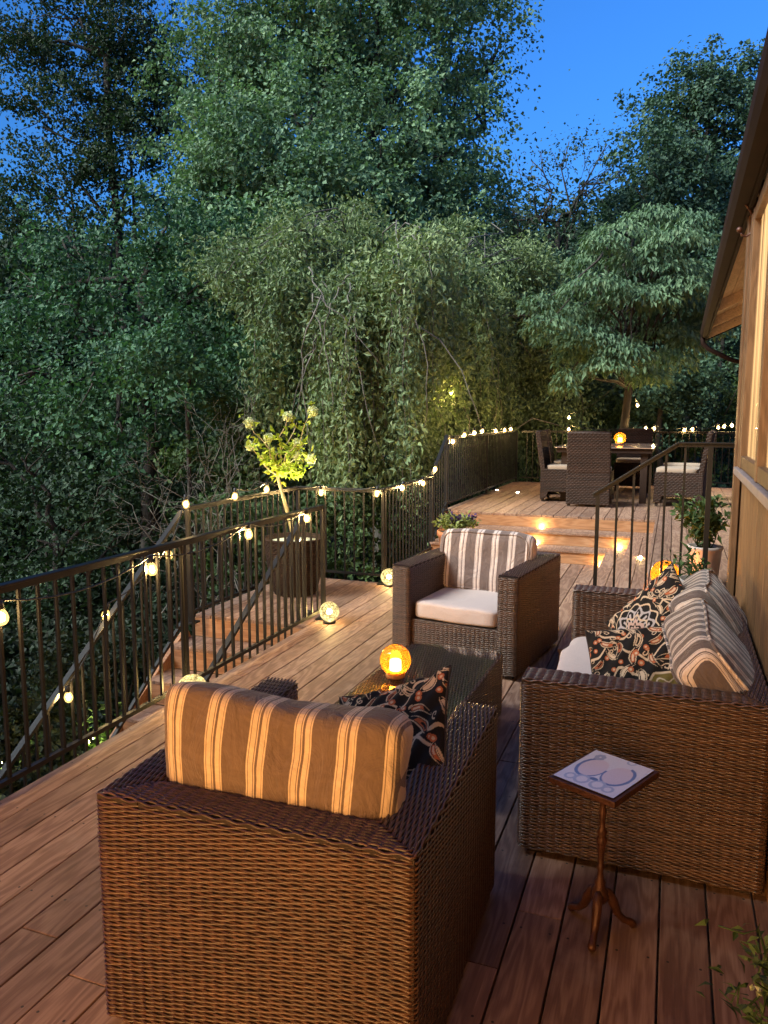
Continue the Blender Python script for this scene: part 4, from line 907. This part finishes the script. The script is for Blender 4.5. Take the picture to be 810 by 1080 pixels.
for i, (u, v) in enumerate(tips[:11]):
    if i in (3, 5, 8): continue
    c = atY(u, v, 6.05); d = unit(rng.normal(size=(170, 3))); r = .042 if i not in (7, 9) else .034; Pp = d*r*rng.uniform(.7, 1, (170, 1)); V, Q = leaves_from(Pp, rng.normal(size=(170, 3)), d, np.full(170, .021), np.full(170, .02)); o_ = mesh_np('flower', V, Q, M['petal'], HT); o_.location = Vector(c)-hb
UL = thing('uplight', 'small spotlight hidden in the planter lighting the flowering tree', 'light', (-3.07, 5.94, ph_-.02))
q = MB(); q.lathe([(0, 0), (.022, 0), (.03, .03), (.026, .03), (.024, .026), (0, .026)], (0, 0, 0), 14, cap=False); q.build('housing', M['socket'], UL)
q = MB(); q.lathe([(0, .027), (.023, .027), (.02, .030), (0, .032)], (0, 0, 0), 14, cap=False); q.build('lens', emit('uplight_lens', (1.0, .93, .55), 40), UL)
ld = bpy.data.lights.new('uplight_beam', 'SPOT'); ld.energy = 14.0; ld.color = (1.0, .90, .48); ld.spot_size = R(75); ld.spot_blend = .6; ld.shadow_soft_size = .02
lo = link(bpy.data.objects.new('uplight_beam', ld), UL); lo.location = (0, 0, .045); lo.rotation_euler = (R(180-6), R(4), 0)

# ------------------------------------------------------------------ other potted plants
def pot_plant(name, label, loc, pot_prof, pot_m, fol, leafm, leaf_len, leaf_w, seed, stems=14, flowers=None, droop=.0, bands=False):
    """fol: (radius, height above rim, count)"""
    t = thing(name, label, 'potted plant', loc); rng = np.random.default_rng(seed); hz = max(z for r, z in pot_prof); rr = pot_prof[-1][0]
    q = MB(); q.lathe([(0, 0)]+pot_prof+[(rr-.014, hz), (rr-.02, hz-.03), (0, hz-.03)], (0, 0, 0), 28, cap=False); q.build('pot', pot_m, t)
    q = MB(); q.lathe([(0, hz-.028), (rr-.021, hz-.028), (rr-.03, hz-.018), (0, hz-.012)], (0, 0, 0), 20, cap=False); q.build('soil', M['soil'], t)
    fr, fh, nl = fol; q = MB(); LP, LA = [], []
    for k in range(stems):
        a = rng.uniform(0, 6.28); e = np.array([math.cos(a)*fr*rng.uniform(.2, 1), math.sin(a)*fr*rng.uniform(.2, 1), hz+fh*rng.uniform(.55, 1)]); s0 = np.array([math.cos(a)*rr*.35, math.sin(a)*rr*.35, hz-.02])
        P = branch_pts(s0, e, rng, 7, .12, .08); P[:, 2] -= droop*np.linspace(0, 1, 7)**3*fh; q.tube([tuple(p) for p in P], list(np.linspace(.004, .0018, 7)), 4)
        m = nl//stems; i0 = rng.integers(2, 7, m); LP.append(P[i0]+rng.normal(size=(m, 3))*.018); LA.append((P[i0]-s0)*np.array([1, 1, .3])/(fr+.01)+rng.normal(size=(m, 3))*.7)
    q.build('stem', M['leafS'], t)
    P = np.concatenate(LP); A = np.concatenate(LA); n = len(P); V, Q = leaves_from(P, A, unit(rng.normal(size=(n, 3))*.5+np.array([0, 0, .8])), leaf_len*(.6+.7*rng.random(n)), leaf_w*(.6+.7*rng.random(n))); mesh_np('foliage', V, Q, leafm, t)
    if flowers:
        mat, k, r = flowers; pick = P[rng.integers(0, n, k)]+np.array([0, 0, .03]); VV = []
        for c in pick:
            d = unit(rng.normal(size=(9, 3))); VV.append(leaves_from(c+d*r*.2, d, unit(rng.normal(size=(9, 3))), np.full(9, r), np.full(9, r*.9)))
        V, Q = join(VV); mesh_np('blossom', V, Q, mat, t)
    return t
pot_plant('flower_pot', 'pot of purple petunias beside the wide steps, behind the far armchair', (-2.12, 7.75, 0), [(.13, 0), (.14, .02), (.19, .34), (.205, .35), (.205, .40)], M['terracotta'], (.27, .20, 620), M['leafG'], .06, .03, 61, 30, (M['purple'], 34, .036), .25)
pot_plant('shrub_pot', 'leafy green shrub in a pale patterned pot behind the stair handrail', (.235, 5.56, ZU), [(.085, 0), (.09, .02), (.108, .25), (.115, .26), (.115, .28)], M['white_pot'], (.19, .31, 560), M['leafP'], .062, .032, 62, 22)
pot_plant('shrub_pot', 'thin drooping plant in a white pot close behind the striped sofa cushions', (.185, 4.86, ZU), [(.085, 0), (.095, .015), (.115, .15), (.122, .155), (.122, .185)], M['white_pot'], (.17, .16, 90), M['leafS'], .085, .020, 63, 13, None, .2)
pot_plant('herb_pot', 'wispy grey-green plant at the bottom right edge of the photo', (.33, 1.62, 0), [(.10, 0), (.11, .02), (.14, .20), (.15, .205), (.15, .23)], M['core'], (.24, .42, 300), M['leafP'], .038, .011, 64, 24, (M['petal'], 6, .014), .25)

# ------------------------------------------------------------------ dining set
def dining_chair(label, loc, rz):
    t = thing('dining_chair', label, 'dining chair', loc, rz, 'wicker dining chairs'); W, D = .54, .58
    def panel(rowfn, name, lining):
        V, Q = join(rowfn); o_ = mesh_np(name, V, Q, M['wickd'], t, True); lv, lq = lining; mesh_np('lining', lv, lq, M['core'], o_)
    # high back: two faces, top roll
    rows = []; step = .022
    for k in range(int(.93/step)):
        z = .03+step*(k+.5); lean = -.00 if z < .42 else -(z-.42)*.16; w_ = W/2*(1 if z < .45 else 1-.03*(z-.45))
        pts = [(-w_, .06+lean, z), (-w_, lean, z), (w_, lean, z), (w_, .06+lean, z)] if z > .44 else [(-w_, .06, z), (-w_, 0, z), (w_, 0, z), (w_, .06, z)]
        p2, t2, s2 = dense(pts, .012); Tp = np.gradient(p2, axis=0); Tp = unit(Tp); N_ = np.stack([Tp[:, 1], -Tp[:, 0], 0*Tp[:, 0]], 1); rows.append(row_mesh(p2, N_, np.tile([0, 0, 1.0], (len(p2), 1)), step*.6, .004, .003, 2*math.pi*s2/.05+math.pi*k))
        if z > .44:
            p2, t2, s2 = dense([(w_, .06+lean, z), (-w_, .06+lean, z)], .012); rows.append(row_mesh(p2, np.tile([0, 1.0, 0], (len(p2), 1)), np.tile([0, 0, 1.0], (len(p2), 1)), step*.6, .004, .003, 2*math.pi*s2/.05+math.pi*k))
    V = np.array([(x, y+(-(z-.42)*.16 if z > .42 else 0), z) for z in (.06, .42, .94) for y in (.004, .056) for x in (-W/2+.01, W/2-.01)])
    Q = []
    for a in (0, 4): Q += [(a, a+1, a+5, a+4), (a+2, a+6, a+7, a+3), (a, a+4, a+6, a+2), (a+1, a+3, a+7, a+5)]
    Q += [(8, 9, 11, 10), (0, 2, 3, 1)]
    panel(rows, 'backrest', (V, np.array(Q)))
    q = MB(); q.tube([(-W/2+.01, .03-.083, .945), (0, .03-.083, .95), (W/2-.01, .03-.083, .945)], .024, 10); q.build('top_roll', M['wickd'], t)
    # skirted seat with arched lower edge
    rows = []
    for k in range(int(.40/step)):
        z = .05+step*(k+.5)
        for side in (-1, 1):
            arch = z < .14
            runs = [(.0, D)] if not arch else [(.0, .10+(.14-z)*-.4), (D-.10+(.14-z)*.4, D)]
            for y0, y1 in runs:
                fl = .02*(.45-z); p2, t2, s2 = dense([(side*(W/2+fl*.3), y0, z), (side*(W/2+fl), y1+fl, z)], .012); rows.append(row_mesh(p2, np.tile([side*1.0, 0, 0], (len(p2), 1)), np.tile([0, 0, 1.0], (len(p2), 1)), step*.6, .004, .003, 2*math.pi*s2/.05+math.pi*k))
        p2, t2, s2 = dense([(W/2, D, z), (-W/2, D, z)], .012)
        if z > .12: rows.append(row_mesh(p2, np.tile([0, 1.0, 0], (len(p2), 1)), np.tile([0, 0, 1.0], (len(p2), 1)), step*.6, .004, .003, 2*math.pi*s2/.05+math.pi*k))
    panel(rows, 'seat', box_np(-W/2+.012, W/2-.012, .02, D-.012, .14, .44))
    V, Q = super_box(W/2-.015, D/2-.03, .04, .3, .3, 32, 20); V = V[:, [0, 1, 2]]+np.array([0, D/2+.03, .465]); mesh_np('seat_pad', V, Q, M['pad'], t, True)
    for x in (-W/2+.03, W/2-.03):
        for y in (.03, D-.03): q = MB(); q.box((x, y, .05), (.035, .035, .10)); q.build('leg', M['core'], t)
    return t
ch = dining_chair('dark wicker dining chair seen from behind at the near end of the table', (-1.0, 10.02, ZU), 0)
dup_tree(ch, (-1.68, 10.75, ZU), R(-90), 'nearer wicker dining chair on the left side of the table')
dup_tree(ch, (-1.75, 11.75, ZU), R(-86), 'farther wicker dining chair on the left side of the table')
dup_tree(ch, (.40, 10.62, ZU), R(84), 'nearer wicker dining chair on the right side of the table')
dup_tree(ch, (.46, 11.5, ZU), R(92), 'farther wicker dining chair on the right side of the table')
dup_tree(ch, (-.58, 13.0, ZU), R(180), 'wicker dining chair at the far end of the table by the railing')
DT = thing('dining_table', 'long dining table with pale glass top and dark wicker base', 'dining table', (-.87, 11.45, ZU), 0)
q = MB(); q.box((0, 0, .742), (1.30, 1.75, .016)); q.build('tabletop', plain('pale_table_glass', (.16, .11, .09), .12, .15, 8), DT, .004)
q = MB(); q.box((0, 0, .70), (1.24, 1.68, .06)); q.build('apron', M['wickd'], DT, .006)
for x in (-.52, .52):
    for y in (-.74, .74): q = MB(); q.box((x, y, .335), (.09, .09, .67)); q.build('leg', M['wickd'], DT, .006)
for u, v in ((546, 520), (524, 517.5)):
    p = atZ(u, v, ZU); dl = thing('deck_dot_light', 'tiny round light set in the dining deck boards'+(', nearer the rail' if u < 530 else ', nearer the chairs'), 'deck light', (p[0], p[1], ZU+.002))
    q = MB(); q.lathe([(0, 0), (.03, 0), (.03, .005), (.024, .006), (.0, .006)], (0, 0, 0), 14, cap=False); q.build('ring', M['socket'], dl)
    q = MB(); q.lathe([(0, .0065), (.022, .0065), (.018, .010), (0, .011)], (0, 0, 0), 12, cap=False); q.build('lens', emit('dot_lens', (1, .86, .62), 12), dl)

# garden spot lamps down in the woods on the left
for i, (u, v, D) in enumerate(((95, 772, 6.2), (5, 795, 5.6))):
    p = at(u, v+10, D); gl = thing('garden_light', 'small garden spotlight lighting leaves below the '+('stairs' if i == 0 else 'deck at the left edge'), 'garden light', (p[0], p[1], gz(p)))
    z = p[2]-gz(p); q = MB(); q.tube([(0, 0, 0), (0, 0, z)], .009, 6); q.build('stake', M['socket'], gl)
    q = MB(); q.sphere((0, 0, z+.02), .028, 10, 8); q.build('lamp', emit('garden_lamp_%d' % i, (1.0, .95, .35), 26 if i == 0 else 12), gl)
    rng = np.random.default_rng(90+i); c = np.array([p[0], p[1], p[2]]); V, Q = clump_leaves(c+np.array([0, .12, .03]), (.22, .2, .16), 16, 14, .06, rng, .06); pl = thing('garden_plant', 'lit low leafy plant around the garden spotlight '+('by the stairs' if i == 0 else 'at the left edge'), 'plant', (p[0], p[1], gz(p))); mesh_np('foliage', V-np.array([p[0], p[1], gz(p)]), Q, M['leafP'], pl)
    q = MB(); q.tube([(0.05, .1, 0), (.03, .12, z)], .006, 5); q.build('stem', M['leafS'], pl)

# ------------------------------------------------------------------ house
HR = R(-.45); HX, HY = .356, 4.87
HS = thing('house', 'brown wooden house wall with lit window and overhanging eave at the right', 'house', (HX, HY, 0), HR)
# local frame: wall plane at x = 0, wall runs to -y from the corner at y = 0
q = MB(); 
gap = .008; yy = -.12
while yy > -6.3:
    q.box((.035, yy-.1, .64 if yy < -.25 and yy > -3.6 else 1.40), (.03, .2-gap, 1.30 if yy < -.25 and yy > -3.6 else 2.85)); yy -= .2
q.box((.075, -3.2, .64), (.05, 6.3, 1.28)); q.box((.08, -5.0, 2.0), (.05, 2.7, 1.5)); q.box((.07, -1.9, 2.745), (.05, 3.6, .16)); q.box((2.0, -.03, 1.4), (3.9, .04, 2.85)); wl = q.build('wall', M['siding'], HS, .003)
q = MB(); q.box((-.004, -.055, 1.40), (.035, .11, 2.84)); q.box((.05, .008, 1.40), (.10, .03, 2.84)); q.build('corner_trim', M['trim'], HS, .004)
wn = MB(); y0, y1, z0, z1 = -.30, -3.5, 1.33, 2.66
for y, wd in ((y0, .07), (y0-.13, .04), (-1.35, .08), (-2.45, .08), (y1, .07)): wn.box((.006, y, (z0+z1)/2), (.05, wd, z1-z0-.002))
for z in (z0+.035, z1-.03): wn.box((.008, (y0+y1)/2, z), (.044, abs(y1-y0)-.08, .065))
wo = wn.build('window', M['trim'], HS, .004)
q = MB(); q.box((.02, (y0+y1)/2, (z0+z1)/2), (.008, abs(y1-y0)-.05, z1-z0-.05)); gm = NT('window_glass'); gm.P(Base_Color=(.05, .04, .03), Roughness=.04, Specular_IOR_Level=.9, Emission_Color=(1.0, .60, .24), Emission_Strength=gm.math('MULTIPLY', gm.ramp(gm.noise(gm.obj((1, 9, .35)), 1.0, 3, .6), [(.36, (.12, .12, .12)), (.62, (1, 1, 1))]), .11)); q.build('pane', gm.m, wo)
q = MB(); q.box((-.004, (y0+y1)/2, z0-.022), (.06, abs(y1-y0)+.14, .04)); q.build('sill', plain('grey_sill', (.24, .19, .19), .45, .2, 15), wo, .005)
# roof: eave runs past the corner over the upper deck
ez, ex, yE = 2.77, -.022, 7.2; sl_ = math.tan(R(24))
rf = MB(); 
def slope_box(x0, x1, ya, yb, zoff, th):
    V = [(x, y, ez+(x-ex)*sl_+zoff+dz) for dz in (0, th) for y in (ya, yb) for x in (x0, x1)]
    return V, [(0, 2, 3, 1), (4, 5, 7, 6), (0, 1, 5, 4), (2, 6, 7, 3), (0, 4, 6, 2), (1, 3, 7, 5)]
rf.add(*slope_box(ex-.03, 3.6, -6.4, yE, .10, .05)); roof = rf.build('roof', M['roof'], HS)
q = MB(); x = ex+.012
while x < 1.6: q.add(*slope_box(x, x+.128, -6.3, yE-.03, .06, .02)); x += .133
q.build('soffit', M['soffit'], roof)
for y in (yE-.06, yE-1.5, yE-3.0, -.9, -2.6): q = MB(); q.add(*slope_box(ex+.012, 1.7, y-.022, y+.022, -.055, .112)); q.build('rafter', M['soffit'], roof)
q = MB(); q.add(*slope_box(ex-.02, 3.5, yE-.03, yE-.002, -.07, .21)); q.build('barge_board', M['fascia'], roof)
q = MB(); q.box((ex, (yE-6.3)/2, ez+.0), (.022, yE+6.2, .15)); q.build('fascia', M['fascia'], roof, .003)
prof = [(-.012, .07), (-.085, .07), (-.094, .055), (-.09, .0), (-.07, -.045), (-.012, -.05)]
V = [(ex+x-.002, y, ez+z) for y in (-6.3, yE) for x, z in prof]; n = len(prof); q = MB(); q.add(V, [(i, i+1, n+i+1, n+i) for i in range(n-1)]+[tuple(range(n)), tuple(range(2*n-1, n-1, -1))]); q.build('gutter', M['fascia'], roof)
q = MB(); q.tube([(ex-.06, yE-.1, ez-.03), (ex-.055, yE-.1, ez-.12), (ex+.02, yE-.1, ez-.2), (.3, yE-.1, ez-.36), (.85, yE-.1, ez-.52), (1.0, yE-.1, ez-.62), (1.02, yE-.1, .5)], .034, 8); q.build('downspout', M['fascia'], roof)
q = MB(); q.box((2.6, 2.8, 1.65), (3.1, 5.4, 2.4)); q.build('porch_wall', M['siding'], HS)
V = [(x, y, 7.95+(-5.95-y)*.5+dz) for dz in (0, .16) for y in (-5.95, -10.5) for x in (-16, 4.8)]
q = MB(); q.add(V, [(0, 2, 3, 1), (4, 5, 7, 6), (0, 1, 5, 4), (2, 6, 7, 3), (0, 4, 6, 2), (1, 3, 7, 5)]); q.build('roof', M['roof'], HS)  # unseen roof slab, added with the storey below to block sky and sun
q = MB(); q.box((-5.6, -6.42, 5.5), (20.4, .10, 5.4)); q.build('added_shade_wall', M['siding'], HS)  # unseen storey, added and stretched left to shade the furniture and low woods
# back wing behind the camera with the lit patio door
q = MB(); q.box((-3.9, -6.35, 1.4), (2.2, .12, 2.9)); q.box((-.28, -6.35, 1.4), (.62, .12, 2.9)); q.box((-1.7, -6.35, 2.5), (2.2, .12, .7)); q.build('wall', M['siding'], HS)
q = MB()
for x in (-2.79, -1.7, -.61): q.box((x, -6.31, 1.08), (.07, .08, 2.14))
q.box((-1.7, -6.31, 2.13), (2.2, .08, .06)); dr = q.build('patio_door', M['trim'], HS, .004)
q = MB(); q.box((-1.7, -6.32, 1.08), (2.10, .012, 2.05)); q.build('pane', emit('lit_room_glass', (1.0, .50, .16), 1.3), dr)
HK = thing('plant_hook', 'black iron S-shaped plant hook hanging under the lit eave', 'hook', (0, 0, 0)); HK.location = (.318, 4.62, 2.56)
pts = [(.0, 0, .27), (.0, 0, .22), (-.012, 0, .19), (-.014, 0, .165), (.012, 0, .13), (.026, 0, .09), (.03, 0, .05), (.022, 0, .015), (.0, 0, .0), (-.022, 0, .006), (-.034, 0, .03)]
q = MB(); q.tube(pts, .0065, 8); q.sphere((-.036, 0, .036), .016, 10, 8); q.build('hook_bar', M['iron'], HK)
q = MB(); q.box((0, 0, .275), (.03, .05, .012)); q.build('mounting_plate', M['iron'], HK)
